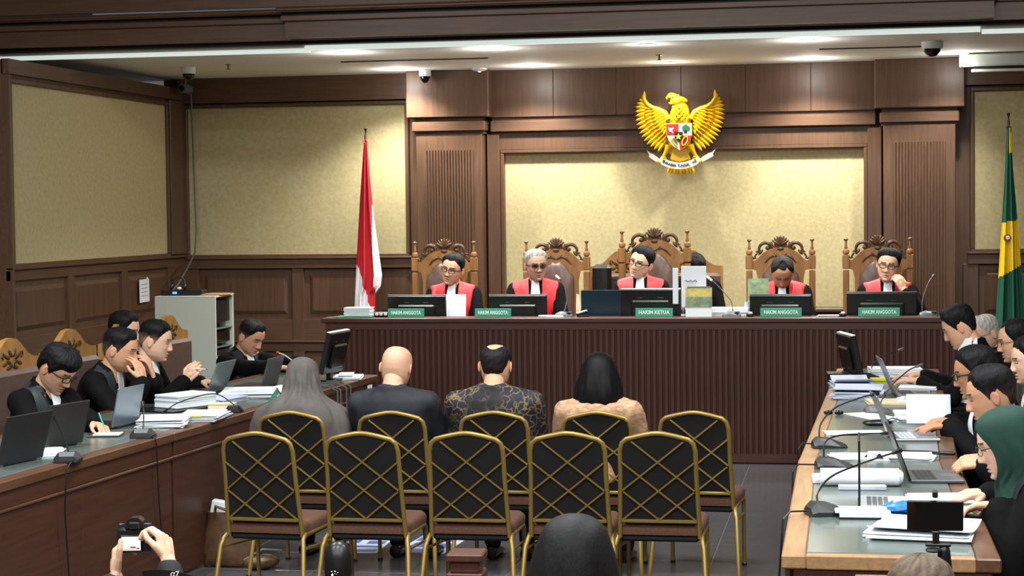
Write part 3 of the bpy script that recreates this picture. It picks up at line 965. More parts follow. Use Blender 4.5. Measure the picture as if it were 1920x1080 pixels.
for k in range(9):
    a = g(590 + 10 * k, 740); b = g(500 + 34 * k, 965 - 18 * abs(k - 4) * .3)
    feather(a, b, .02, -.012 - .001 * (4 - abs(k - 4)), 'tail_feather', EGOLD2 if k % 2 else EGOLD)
bl = MB(); x, z = g(632, 770)
bl.prism([g(560, 700), g(700, 700), g(735, 800), g(632, 830), g(530, 800)], -.04, 0)
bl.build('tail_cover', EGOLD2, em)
# shield
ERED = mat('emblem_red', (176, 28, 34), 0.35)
EWHT = mat('emblem_white', (240, 240, 236), 0.35)
EBLK = mat('emblem_black', (18, 18, 18), 0.35)
EGRN = mat('emblem_green', (30, 90, 62), 0.4)
sh_out = [(488, 442), (756, 442), (756, 560), (738, 620), (700, 675), (632, 722), (565, 680), (520, 620), (497, 560)]
sh = MB().prism([g(*p) for p in sh_out], -.065, -.04).build('shield', EGOLD, em)
def sp(poly, m, y, nm): return MB().prism([g(*p) for p in poly], y, -.04).build(nm, m, sh)
sp([(497, 451), (622, 451), (622, 566), (503, 566)], ERED, -.070, 'shield_field')
sp([(622, 451), (748, 451), (748, 566), (622, 566)], EWHT, -.070, 'shield_field')
sp([(503, 566), (622, 566), (632, 712), (570, 672), (527, 615)], EWHT, -.070, 'shield_field')
sp([(622, 566), (748, 566), (730, 615), (693, 668), (632, 712)], ERED, -.070, 'shield_field')
sp([(580, 528), (664, 528), (664, 590), (622, 632), (580, 590)], EBLK, -.075, 'escutcheon')
st = []
for k in range(10):
    r = 38 if k % 2 == 0 else 16
    a = -PI / 2 + k * PI / 5
    st.append((620 + r * math.cos(a), 578 + r * math.sin(a)))
sp(st, EGOLD, -.082, 'star')
sp([(515, 478), (530, 492), (548, 488), (552, 500), (572, 478), (568, 500), (556, 510), (562, 530), (570, 545), (548, 528), (540, 520), (532, 532), (528, 515)], EWHT, -.076, 'bull_head')
sp([(655, 500), (655, 480), (675, 465), (692, 452), (712, 466), (736, 480), (736, 505), (725, 518), (665, 518)], EGRN, -.076, 'banyan_tree')
sp([(680, 515), (705, 515), (708, 548), (690, 535), (676, 548)], EBLK, -.077, 'banyan_trunk')
mb = MB()
cx, cz = g(684, 622)
mb.tube([(cx + .022 * math.cos(a) + .014 * math.sin(a), -.078, cz + .040 * math.sin(a)) for a in [2 * PI * k / 20 for k in range(20)]], .006, 6, closed=True)
mb.build('chain', EGOLD, sh, True)
sp([(540, 590), (560, 600), (610, 665), (612, 684), (590, 668), (550, 622)], EGOLD2, -.076, 'rice_spray')
sp([(560, 596), (575, 590), (606, 632), (612, 650), (604, 652)], EGRN, -.077, 'cotton_spray')
# ribbon
def rib(t, off):
    a = math.radians(-38 + 76 * t)
    R = 345
    return (630 + (R + off) * math.sin(a) * 1.0, 545 + (R + off) * math.cos(a))
rows = []
for k in range(25):
    t = k / 24
    rows.append([Vector((g(*rib(t, o))[0], -.085 + .02 * abs(t - .5), g(*rib(t, o))[1])) for o in (-52, -20, 12)])
r_ = MB(); r_.grid(rows, .008, (0, 1, 0))
rb = r_.build('ribbon', EWHT, em, 60)
for s in (-1, 1):
    q = MB()
    q.grid([[Vector((g(630 + s * x, y)[0], -.06 + .001 * (x - 200), g(630 + s * x, y)[1])) for (x, y) in row] for row in
            (((205, 800), (205, 840)), ((235, 775), (240, 825)), ((280, 745), (292, 795)), ((310, 735), (330, 770)), ((350, 700), (322, 752)))], .008, (0, 1, 0))
    q.build('ribbon_tail', EWHT, rb)
word = 'BHINNEKA TUNGGAL IKA'
for k, ch in enumerate(word):
    if ch == ' ':
        continue
    t = .5 + (k - (len(word) - 1) / 2) / len(word) * .83
    a = math.radians(-38 + 76 * t)
    p = g(*rib(t, -20))
    me = text_mesh(ch, .034, .001, bold=.0006)
    o = part_of(me, 'letter', EBLK, rb, (p[0], -.088 + .02 * abs(t - .5), p[1]), (PI / 2, 0, 0))
    o.rotation_euler = Matrix.Rotation(-a, 3, 'Y').to_4x4().to_euler() if False else (PI / 2, -a, 0)

# ================================================================== flags
def flag(name, lbl, x0, y0, ztop, zbot, prof, colfun, mats, seed):
    t = thing(name, lbl, 'flag', (x0, y0, .0))
    MB().tube([(0, 0, .3), (0, 0, ztop - .06)], .013, 8).build('pole', mat('pole_wood', (92, 60, 40), .4), t)
    MB().lathe([(.16, .3), (.16, .33), (.05, .36), (.02, .42)], 16).build('stand', mat('stand_wood', (70, 45, 32), .4), t, True)
    MB().lathe([(.012, ztop - .07), (.006, ztop - .05), (.008, ztop - .025), (.016, ztop - .012), (.014, ztop - .002), (.002, ztop)], 10).build('finial', BLACKP, t, True)
    NX, NZ = 64, 130
    P = []
    rnd = random.Random(seed)
    ph = rnd.random() * 6
    for i in range(NZ + 1):
        q = i / NZ
        z = ztop - .13 + (zbot - ztop + .13) * q
        l, r = prof(q)
        row = []
        for j in range(NX + 1):
            u = j / NX
            x = l + (r - l) * u
            dpt = (.012 + .05 * q)
            y = -.02 - dpt * (.5 + .5 * math.sin(u * 15 + ph + 1.5 * q)) - .02 * q * math.sin(u * 31 + ph * 2) - .05 * q * math.sin(PI * u)
            row.append(Vector((x, y, z)))
        P.append(row)
    m = MB(); m.grid(P)
    for i in range(NZ):
        for j in range(NX):
            m.mi[i * NX + j] = colfun((j + .5) / NX, (i + .5) / NZ, (P[i][j].x + P[i][j + 1].x) / 2, P[i][j].z)
    c = m.build('cloth', mats, t, 80)
    k = MB()
    k.tube([(.0, -.015, ztop - .11), (.018, -.02, ztop - .12), (.02, -.02, ztop - .16), (.004, -.02, ztop - .2)], .005, 6)
    k.tube([(.0, -.015, ztop - .115), (-.02, -.02, ztop - .12), (-.014, -.02, ztop - .15)], .005, 6)
    k.build('tie', mats[0], t)
    return t
FR = mat('flag_red', (196, 30, 44), .7)
FW = mat('flag_white', (232, 232, 236), .7)
def pr1(q):
    l = np.interp(q, [0, .3, .6, 1], [-.012, -.05, -.085, -.125])
    r = np.interp(q, [0, .15, .35, .42, .72, .78, .82, 1], [.02, .035, .065, .078, .145, .13, .075, .075])
    return l, r
def cf1(u, q, x, z):
    if x > np.interp(q, [.33, .45, .80], [.056, .06, .085]) and q > .34 and q < .82:
        return 1
    if q > .645 and x < np.interp(q, [.645, .75, .9, 1], [-.10, -.03, .05, .078]):
        return 1
    return 0
flag('national_flag', 'red and white flag hanging from a pole left of the bench', -4.424, 16.85, 2.80, .95, pr1, cf1, [FR, FW], 3)
FG = mat('flag_green', (22, 92, 70), .7)
FY = mat('flag_yellow', (238, 206, 30), .65)
def pr2(q):
    return np.interp(q, [0, .2, 1], [-.014, -.03, -.12]), np.interp(q, [0, .2, .5, 1], [.02, .035, .08, .135])
def cf2(u, q, x, z):
    if q < .12 and x > .004: return 1
    e = (u - .5) * .06
    return 1 if .455 - e * .2 < q < .70 - e else 0
fg_ = flag('court_flag', 'green flag with a yellow emblem field hanging at the right edge', 1.36, 16.85, 2.82, .9, pr2, cf2, [FG, FY], 5)
q = MB()
q.lathe([(.001, 0), (.03, 0), (.034, -.003), (.001, -.004)], 14, (-.02, -.135, 1.73), 'y')
o = q.build('embroidered_seal', mat('seal_brown', (150, 70, 40), .6), fg_)
MB().lathe([(.001, 0), (.016, 0), (.018, -.003), (.001, -.004)], 12, (-.018, -.14, 1.735), 'y').build('seal_centre', EWHT, fg_)
# ================================================================== people
def basis(phi, pitch=0.0, roll=0.0):
    # columns right, forward, up; pitch > 0 looks down, roll > 0 leans the top to the right hand side
    a, p, r = math.radians(phi), math.radians(pitch), math.radians(roll)
    f = Vector((math.cos(a), math.sin(a), 0)); rt = Vector((math.sin(a), -math.cos(a), 0)); up = Vector((0, 0, 1))
    f2 = f * math.cos(p) - up * math.sin(p)
    u2 = up * math.cos(p) + f * math.sin(p)
    u3 = u2 * math.cos(r) + rt * math.sin(r)
    r3 = rt * math.cos(r) - u2 * math.sin(r)
    return Matrix((r3, f2, u3)).transposed()

def sstep(x): 
    x = np.clip(x, 0, 1)
    return x * x * (3 - 2 * x)

NU, NV = 84, 84
def head_grid(p):
    """head as a loft: rows from crown to under the chin, columns around; returns points (NV,NU,3), angle from front"""
    zs_key = np.array([.120, .118, .112, .100, .08, .055, .03, .01, -.02, -.05, -.08, -.105, -.115, -.118])
    wk = np.array([.002, .022, .042, .060, .073, .080, .0815, .0805, .0785, .0735, .062, .042, .026, .003])
    fk = np.array([.002, .022, .043, .064, .083, .0935, .0965, .092, .0895, .0885, .087, .083, .066, .006])
    bk = np.array([.002, .026, .050, .072, .090, .101, .104, .102, .094, .078, .052, .026, .012, .003])
    jaw = p.get('jaw', 1.0)
    t = np.linspace(0, 1, NV)
    # more rows between brow and chin
    z = np.interp(t, [0, .22, .34, .93, 1], [.120, .075, .042, -.112, -.118])
    w = np.interp(z[::-1], zs_key[::-1], wk[::-1])[::-1] * np.where(z < -.03, 1 + (jaw - 1) * np.clip((-.03 - z) / .05, 0, 1), 1)
    f = np.interp(z[::-1], zs_key[::-1], fk[::-1])[::-1]
    b = np.interp(z[::-1], zs_key[::-1], bk[::-1])[::-1]
    def sm(a):
        for _ in range(3):
            a = np.concatenate([a[:1], (a[:-2] + 2 * a[1:-1] + a[2:]) / 4, a[-1:]])
        return a
    w, f, b = sm(w), sm(f), sm(b)
    s = np.linspace(-PI, PI, NU, endpoint=False)
    an = s - .42 * np.sin(s)          # 0 = front, denser at the front
    sx, cy = np.sin(an), np.cos(an)
    X = w[:, None] * np.sign(sx) * np.abs(sx) ** .92
    Y = np.where(cy > 0, f[:, None] * np.abs(cy) ** .86, -b[:, None] * np.abs(cy) ** .95)
    Z = np.repeat(z[:, None], NU, 1)
    fr = np.clip(cy, 0, 1)[None, :] ** .5
    ax = np.abs(X)
    G = lambda v, s_: np.exp(-(v / s_) ** 2)
    d = np.zeros_like(X)
    nz = p.get('nose', 1.0)
    prof = sstep((.020 - Z) / .050) * sstep((Z + .046) / .012)
    nw = .0085 + .0075 * sstep((.005 - Z) / .035)
    d += .027 * nz * prof * G(X, nw)
    d += .007 * G(X, .009) * G(Z - .008, .018)
    d += .007 * G(Z + .033, .009) * G(ax - .015, .007)           # nostril wings
    d += .0055 * G(Z - .030, .009) * G(ax - .028, .024)          # brow
    d -= .0105 * G(Z - .012, .011) * G(ax - .031, .014)          # sockets
    d += .0060 * G(Z - .010, .0075) * G(ax - .031, .012)         # lids
    d += .0045 * G(Z + .022, .018) * G(ax - .043, .018)          # cheeks
    d += .0075 * G(Z + .060, .0055) * G(X, .019)
    d += .0085 * G(Z + .073, .0060) * G(X, .017)
    d -= .0050 * G(Z + .0665, .0028) * G(X, .020)
    d -= .0030 * G(Z + .083, .005) * G(X, .02)
    d += .0085 * G(Z + .100, .011) * G(X, .020)                  # chin
    Y = Y + d * fr
    return np.stack([X, Y, Z], -1), an

def head_colors(P, an, p):
    X, Y, Z = P[..., 0], P[..., 1], P[..., 2]
    ax = np.abs(X)
    front = (np.cos(an)[None, :] > .1).astype(float) * np.ones_like(X)
    base = np.array(srgb(*p['skin'])[:3])
    c = np.ones(X.shape + (3,)) * base
    def mix(m, col):
        nonlocal c
        m = (m * front)[..., None]
        c = c * (1 - m) + np.array(srgb(*col)[:3]) * m
    G = lambda v, s_: np.exp(-(v / s_) ** 2)
    sk = p['skin']
    mix(.35 * G(Z + .02, .02) * G(ax - .04, .02), (min(255, sk[0] + 8), int(sk[1] * .86), int(sk[2] * .82)))
    mix(.8 * G(Z + .066, .0085) * G(X, .019), (int(sk[0] * .78), int(sk[1] * .58), int(sk[2] * .56)))
    mix(.75 * G(Z + .0665, .0022) * G(X, .021), (70, 36, 32))
    if p.get('stubble', 0):
        mix(p['stubble'] * (sstep((-.045 - Z) / .02)) * (1 - .6 * G(Z + .066, .008) * G(X, .018)), (70, 62, 58))
    bc = p.get('brow', (32, 26, 24))
    arch = .0345 - 6.0 * (ax - .030) ** 2
    mix(.92 * (np.abs(Z - arch) < .0042) * ((ax > .012) & (ax < .050)), bc)
    if p.get('eyes', 'down') == 'open':
        e = ((ax - .031) / .0135) ** 2 + ((Z - .0115) / .0055) ** 2
        mix((e < 1).astype(float), (215, 208, 200))
        e2 = ((ax - .031) / .0055) ** 2 + ((Z - .0115) / .0056) ** 2
        mix((e2 < 1).astype(float), (30, 20, 16))
        mix(.95 * (np.abs(Z - .0165 + 9 * (ax - .031) ** 2) < .0022) * (np.abs(ax - .031) < .0155), (28, 20, 18))
    else:
        mix(.95 * (np.abs(Z - .0055 - 12 * (ax - .031) ** 2) < .0021) * (np.abs(ax - .031) < .0145), (30, 20, 18))
        mix(.4 * (np.abs(Z - .018) < .002) * (np.abs(ax - .031) < .014), (int(sk[0] * .5), int(sk[1] * .42), int(sk[2] * .4)))
    mix(.9 * G(Z + .0425, .003) * G(ax - .008, .004), (60, 32, 28))
    return c

def grid_faces(nv, nu):
    f = []
    for i in range(nv - 1):
        for k in range(nu):
            l = (k + 1) % nu
            f.append((i * nu + k, i * nu + l, (i + 1) * nu + l, (i + 1) * nu + k))
    return f
GF = grid_faces(NV, NU)

HAIRLINES = {   # angle from the front (deg) -> height of the hairline
    'short': ([0, 25, 42, 58, 72, 84, 92, 104, 118, 140, 180], [.086, .087, .080, .058, .034, -.005, .014, .036, .008, -.043, -.056]),
    'high': ([0, 18, 35, 58, 72, 84, 92, 104, 118, 140, 180], [.096, .098, .104, .066, .034, -.005, .012, .034, .006, -.045, -.058]),
    'low': ([0, 25, 42, 58, 72, 84, 92, 104, 118, 140, 180], [.050, .052, .052, .046, .024, -.012, .008, .032, .0, -.052, -.066]),
}
def hair_shell(P, an, style):
    X, Y, Z = P[..., 0], P[..., 1], P[..., 2]
    deg = np.degrees(np.abs(an))[None, :] * np.ones_like(X)
    k = HAIRLINES[style.get('line', 'short')]
    zl = np.interp(deg, k[0], k[1])
    rg0 = np.random.RandomState(style.get('seed', 1) + 50); p0 = rg0.rand(4) * 6.28
    h = Z - zl + .0016 * (np.sin(an[None, :] * 47 + p0[0]) + .8 * np.sin(an[None, :] * 83 + p0[1]) + 1.4 * np.sin(an[None, :] * 7 + p0[2])) * (Z < .11)
    if style.get('bald'):      # bare crown
        r = np.sqrt((X / .044) ** 2 + ((Y + .02) / .066) ** 2)
        h = np.minimum(h, np.where(Z > .05, (r - 1.0) * .06, .05))
    t = style.get('t', .014)
    k = np.clip(h / .030, -.35, 1)
    t = t * (.25 + .75 * sstep((Z - .0) / .07)) if not style.get('full') else t
    vol = style.get('vol', .008) * sstep((Z - .05) / .05)
    quiff = style.get('quiff', .0) * sstep((Y - .01) / .06) * sstep((Z - .06) / .03)
    nrm = np.stack([X / .0060, Y / .0098, (Z - .01) / .0135], -1)
    nrm = nrm / (np.linalg.norm(nrm, axis=-1, keepdims=True) + 1e-9)
    rg = np.random.RandomState(style.get('seed', 1))
    ph = rg.rand(8) * 6.28
    nz_ = np.sin(an[None, :] * 23 + ph[0] + Z * 60) * .4 + np.sin(an[None, :] * 41 + ph[1] - Z * 90) * .3 + np.sin(Z * 160 + an[None, :] * 9 + ph[2]) * .3
    off = k * (t + np.where(k > 0, vol + quiff, 0)) + np.where(k > .5, nz_ * style.get('rough', .0018), 0)
    Q = P + nrm * off[..., None]
    keep = h > -.014
    base = np.array(srgb(*style.get('col', (18, 18, 20)))[:3])
    c = np.ones(X.shape + (3,)) * base
    if style.get('fade'):
        sk = np.array(srgb(*style['fade'])[:3])
        m = (.72 * sstep((.058 - Z) / .05))[..., None]
        c = c * (1 - m) + sk * m
    c = c * (1 + .55 * nz_[..., None])
    return Q, keep, np.clip(c, 0, 1)

def setcol(me, col):
    a = me.color_attributes.new('col', 'FLOAT_COLOR', 'POINT')
    n = len(me.vertices)
    buf = np.ones((n, 4), dtype=np.float32)
    buf[:, :3] = col[:n]
    a.data.foreach_set('color', buf.ravel())

def mkobj(name, v, f, mats, parent=None, col=None, smooth=60, loc=None):
    me = bpy.data.meshes.new(name)
    me.from_pydata([tuple(q) for q in v], [], f)
    me.update()
    if col is not None:
        setcol(me, col)
    for m in (mats if isinstance(mats, (list, tuple)) else [mats]):
        me.materials.append(m)
    smooth_angle(me, smooth)
    o = bpy.data.objects.new(name, me)
    COL.objects.link(o)
    o.parent = parent
    if loc is not None:
        o.location = loc
    return o

def hand_mesh(wr, d, n, side, S, curl, spread=1.0, thumb=0.4, elbow=None, voxel=.0042):
    """wr wrist, d finger direction, n palm normal; returns (verts, faces) in world space"""
    d = Vector(d).normalized(); n = Vector(n); n = (n - d * n.dot(d)).normalized()
    t = d.cross(n) * (1 if side == 'R' else -1)
    m = MB()
    wr = Vector(wr)
    offs = (.030, .010, -.010, -.029)
    lens = ((.042, .026, .020), (.046, .029, .021), (.043, .027, .021), (.034, .021, .018))
    for i in range(4):
        kn = wr + (d * (.088 - .006 * abs(i - 1.2)) + t * offs[i]) * S
        m.capsule(wr + t * offs[i] * .55 * S, kn, .0155 * S, .0125 * S, 8)
        a = 0
        p = kn
        fd = (d + t * offs[i] * 2.2 * spread).normalized()
        cu = curl[i] if isinstance(curl, (list, tuple)) else curl
        for j, l in enumerate(lens[i]):
            a += math.radians((42, 58, 40)[j] * cu)
            q = p + (fd * math.cos(a) + n * math.sin(a)) * l * S
            m.capsule(p, q, (.0105, .0092, .0085)[j] * S, (.0095, .0087, .0075)[j] * S, 8)
            p = q
    b0 = wr + (d * .018 + t * .016) * S
    b1 = wr + (d * .050 + t * .046 + n * .012) * S
    m.capsule(b0, b1, .0165 * S, .0125 * S, 8)
    b2 = b1 + (d * .6 + t * (.55 - thumb) + n * thumb).normalized() * .033 * S
    m.capsule(b1, b2, .0118 * S, .0102 * S, 8)
    b3 = b2 + (d * .8 + t * (.3 - thumb) + n * thumb * .8).normalized() * .026 * S
    m.capsule(b2, b3, .0102 * S, .0085 * S, 8)
    m.capsule(wr + d * .03 * S, wr + d * .055 * S, .019 * S, .019 * S, 8)
    if elbow is not None:
        e = (Vector(elbow) - wr)
        e2 = wr + e * min(1.0, .17 / max(e.length, .01))
        m.capsule(wr, e2, .0255 * S, .034 * S, 10)
    me = remesh(m, voxel, 2)
    out = arr(me)
    bpy.data.meshes.remove(me)
    return out

def ik(s, w, l1, l2, pole):
    dv = w - s
    D = dv.length
    if D > (l1 + l2) * .995:
        k = D / ((l1 + l2) * .995)
        l1, l2 = l1 * k, l2 * k
    D = max(D, abs(l1 - l2) + .01)
    u = dv.normalized()
    a = (l1 * l1 - l2 * l2 + D * D) / (2 * D)
    h = math.sqrt(max(l1 * l1 - a * a, 0))
    p = pole - u * pole.dot(u)
    p.normalize()
    return s + u * a + p * h

class Fr: pass

def person(label, H, face, body, pelvis, hands, S=1.0, skin=(205, 158, 128), hair=None, glasses=None, cloth=ROBE, cname='robe', wide=1.0, jaw=1.0, nose=1.0, eyes='down', stubble=0.0, brow=(32, 26, 24),
           girth=1.0, legs=None, floor=0.0, sleeve=1.0, group=None, ears=True, trous=None, cvox=.014, folds=.005, vox=.0042):
    """H head centre, face (heading, pitch, roll), body heading, pelvis on the seat; hands {'L':{...},'R':{...}}"""
    H, pelvis = Vector(H), Vector(pelvis)
    B = basis(body)
    rt, fw, up = B.col[0].copy(), B.col[1].copy(), B.col[2].copy()
    F = basis(*face)
    prm = dict(skin=skin, jaw=jaw, nose=nose, eyes=eyes, stubble=stubble, brow=brow)
    root = Vector((pelvis.x, pelvis.y, floor))
    # ---- head
    P, an = head_grid(prm)
    C = head_colors(P, an, prm)
    Fm = np.array(F)
    W = (P.reshape(-1, 3) * S) @ Fm.T + np.array(H)
    V_ = [W]; Fc = list(GF); Cc = [C.reshape(-1, 3)]
    cnt = len(W)
    skl = np.array(srgb(*skin)[:3])
    def addm(v, f, col=skl):
        nonlocal cnt
        v = np.array([tuple(q) for q in v])
        V_.append(v); Fc.extend([tuple(i + cnt for i in q) for q in f]); Cc.append(np.ones((len(v), 3)) * col)
        cnt += len(v)
    if ears:
        for s in (-1, 1):
            e = MB()
            rows = []
            for i in range(9):
                q = PI * i / 8
                row = []
                for k in range(14):
                    a = 2 * PI * k / 14
                    dish = -.006 * max(0, math.sin(q)) ** 3 if False else 0
                    row.append((s * (.004 + .009 * math.cos(q) * (1 if math.cos(q) < 0 else .8) - (.004 * math.exp(-((q) / .8) ** 2))), .0185 * math.sin(q) * math.cos(a) * (1 + .25 * math.sin(a)), .031 * math.sin(q) * math.sin(a)))
                rows.append(row)
            e.rings(rows)
            R = Matrix.Rotation(s * .35, 3, 'Z') @ Matrix.Rotation(-.15, 3, 'X')
            addm([H + F @ ((R @ Vector(p) + Vector((s * .082, -.012, -.003))) * S) for p in e.v], e.f, skl * np.array((1.0, .9, .88)))
    # ---- neck and trunk frame
    hn = H + F @ Vector((0, -.026, -.045)) * S
    N = H + (F.col[2] * -.068 + up * -.050 + F.col[1] * -.030 + fw * -.02) * S     # base of the neck
    ax = (N - pelvis)
    sp = ax.normalized()
    bf = (fw - sp * fw.dot(sp)).normalized()
    br = bf.cross(sp)
    nk = MB().tube([hn + F.col[2] * .02 * S, hn, hn.lerp(N, .5), N, N - sp * .05 * S], [.050 * S, .054 * S, .055 * S, .062 * S, .09 * S], 18)
    addm(nk.v, nk.f)
    trunk_len = ax.length
    def ring(c, a, b, n=20):
        return [c + br * a * math.cos(2 * PI * k / n) + bf * b * math.sin(2 * PI * k / n) for k in range(n)]
    prof = [(-.06, .13, .10), (0, .165, .125), (.2, .168, .13), (.42, .160, .125), (.62, .172, .128), (.78, .185, .122), (.88, .172, .105), (.95, .120, .083), (1.0, .072, .068), (1.06, .062, .062)]
    def trunk(k, g):
        return [ring(pelvis + ax * t + bf * (.02 * math.sin(PI * t) - .015 * t) * S, a * S * wide * k, b * S * g * k) for t, a, b in prof]
    sh = {}
    arms = {}
    for sd, s in (('L', -1), ('R', 1)):
        shd = N + br * s * .165 * S * wide - sp * .078 * S
        h = hands.get(sd) if hands else None
        if h is None:
            h = dict(w=pelvis + fw * .30 * S + rt * s * .10 * S + up * .10 * S, d=tuple(fw - rt * s * .3), n=(0, 0, -1), hide=True)
        w = Vector(h['w'])
        pole = Vector(h['pole']) if 'pole' in h else (-up * 1.0 + rt * s * .55 - fw * .25)
        el = ik(shd, w, .285 * S, .255 * S, pole)
        sh[sd] = shd
        arms[sd] = (shd, el, w, h)
    core = MB()
    core.rings(trunk(.8, girth))
    for sd in 'LR':
        a, b, c, h = arms[sd]
        core.capsule(a, b, .042 * S, .036 * S, 10)
        core.capsule(b, c, .036 * S, .024 * S, 10)
    cm = remesh(core, .022, 1)
    addm(*arr(cm)); bpy.data.meshes.remove(cm)
    for sd in 'LR':
        a, b, c, h = arms[sd]
        if h.get('hide'):
            continue
        hv, hf = hand_mesh(c, h['d'], h['n'], sd, S, h.get('curl', .5), h.get('spread', 1.0), h.get('thumb', .35), b, vox)
        addm(hv, hf)
    v = np.concatenate(V_) - np.array(root)
    me = bpy.data.meshes.new('person')
    me.from_pydata([tuple(q) for q in v], [], Fc)
    me.update()
    setcol(me, np.concatenate(Cc))
    me.materials.append(SKIN)
    smooth_angle(me, 70)
    bo = bpy.data.objects.new('person', me)
    COL.objects.link(bo)
    bo.location = root
    tag(bo, label, 'person', group)
    # ---- hair
    if hair and hair.get('kind', 'shell') == 'shell':
        Q, keep, hc = hair_shell(P, an, hair)
        kf = keep.ravel()
        ff = [f for f in GF if kf[list(f)].any()]
        used = np.unique(np.array(ff))
        mp = -np.ones(len(kf), int); mp[used] = np.arange(len(used))
        W2 = (Q.reshape(-1, 3)[used] * S) @ Fm.T + np.array(H) - np.array(root)
        mkobj('hair', W2, [tuple(mp[i] for i in f) for f in ff], HAIRM, bo, hc.reshape(-1, 3)[used])
    # ---- clothing
    cl = MB()
    cl.rings(trunk(1.0, girth))
    for sd, s in (('L', -1), ('R', 1)):
        a, b, c, h = arms[sd]
        cl.capsule(N - sp * .03 * S + br * s * .03 * S, a, .058 * S, .062 * S, 12)
        cl.capsule(a, b, .066 * S, .056 * S * sleeve, 12)
        e = c + (b - c).normalized() * .03 * S
        cl.capsule(b, e, .056 * S * sleeve, (.046 if sleeve <= 1.05 else .055) * S * sleeve, 12)
    if legs != 'none':
        for s in (-1, 1):
            cl.capsule(pelvis + br * s * .085 * S + up * .02, pelvis + fw * .36 * S + br * s * .10 * S + up * .02, .092 * S, .075 * S, 12)
    cmesh = remesh(cl, cvox, 4)
    cv, cf = arr(cmesh)
    nv = np.empty(len(cv) * 3); cmesh.vertices.foreach_get('normal', nv); nv = nv.reshape(-1, 3)
    if folds:
        dsp = np.array([noise.noise(Vector((p[0] * 9, p[1] * 9, p[2] * 3.2)) + Vector((H.x * 7, 0, 0))) + .5 * noise.noise(Vector((p[0] * 22, p[1] * 22, p[2] * 8))) for p in cv])
        cv = cv + nv * (dsp * folds * 1.6)[:, None]
    bpy.data.meshes.remove(cmesh)
    co = mkobj(cname, cv - np.array(root), cf, cloth, bo, smooth=80)
    # lower legs and shoes
    if legs == 'full':
        tr = MB()
        for s in (-1, 1):
            kn = pelvis + fw * .40 * S + br * s * .10 * S + up * .0
            an_ = Vector((kn.x, kn.y, floor + .09)) + fw * .02
            tr.capsule(pelvis + br * s * .085 * S, kn, .088 * S, .068 * S, 12)
            tr.capsule(kn, an_, .068 * S, .05 * S, 12)
            so = MB()
            f0 = Vector((an_.x, an_.y, floor)) - root
            rows = []
            for q, (y, wd, hh) in enumerate(((-.075, .02, .05), (-.07, .035, .075), (-.02, .04, .085), (.05, .042, .07), (.12, .047, .05), (.17, .042, .04), (.20, .02, .025))):
                c_ = f0 + fw * y
                rows.append([c_ + rt * wd * math.cos(2 * PI * k / 12) + up * max(0, hh * .5 + hh * .5 * math.sin(2 * PI * k / 12)) for k in range(12)])
            so.rings(rows)
            so.build('shoe', mat('black_shoe', (14, 13, 13), .25), bo, True)
        tm = remesh(tr, .018, 3)
        tv, tf = arr(tm); bpy.data.meshes.remove(tm)
        mkobj('trousers', tv - np.array(root), tf, trous or cloth, bo, smooth=80)
    R = Fr()
    R.o, R.root, R.N, R.sp, R.bf, R.br, R.S, R.H, R.F, R.cv, R.cf, R.P, R.an, R.pelvis = bo, root, N, sp, bf, br, S, H, F, cv, cf, P, an, pelvis
    R.bvh = BVHTree.FromPolygons([Vector(q) for q in cv], cf)
    tb = MB(); tb.rings(trunk(1.0, girth)); R.tb = BVHTree.FromPolygons([Vector(q) for q in tb.v], tb.f); R.pitch = face[1]
    if glasses:
        add_glasses(R, glasses)
    return R

def add_glasses(R, style):
    S, F, H = R.S, R.F, R.H
    m = MB()
    col = style.get('m', BLACKP)
    r = style.get('r', .0017)
    def L(p): return H + F @ (Vector(p) * S) - R.root
    hw, hh = .0235, .0165
    for s in (-1, 1):
        pts = []
        for k in range(20):
            a = 2 * PI * k / 20
            ca, sa = math.cos(a), math.sin(a)
            x = math.copysign(abs(ca) ** .6, ca) * hw
            z = math.copysign(abs(sa) ** .6, sa) * hh
            pts.append(L((s * .032 + x, .108 - abs(s * .032 + x) ** 2 * 4.5, .008 + z)))
        m.tube(pts, r * S, 6, closed=True)
        m.tube([L((s * .055, .096, .014)), L((s * .074, .06, .014)), L((s * .0845, .0, .013)), L((s * .0845, -.022, .0))], r * S * 1.1, 6)
    m.tube([L((-.009, .109, .012)), L((0, .113, .014)), L((.009, .109, .012))], r * S, 6)
    g_ = m.build('glasses', col, R.o, True)
    if style.get('dark'):
        q = MB()
        for s in (-1, 1):
            q._add([L((s * .032 + .021 * math.cos(2 * PI * k / 14), .107 - abs(s * .032 + .021 * math.cos(2 * PI * k / 14)) ** 2 * 4.5, .008 + .0145 * math.sin(2 * PI * k / 14))) for k in range(14)], [tuple(range(14))])
        q.build('lens', mat('dark_lens', (30, 24, 24), .1, alpha=.85), g_)

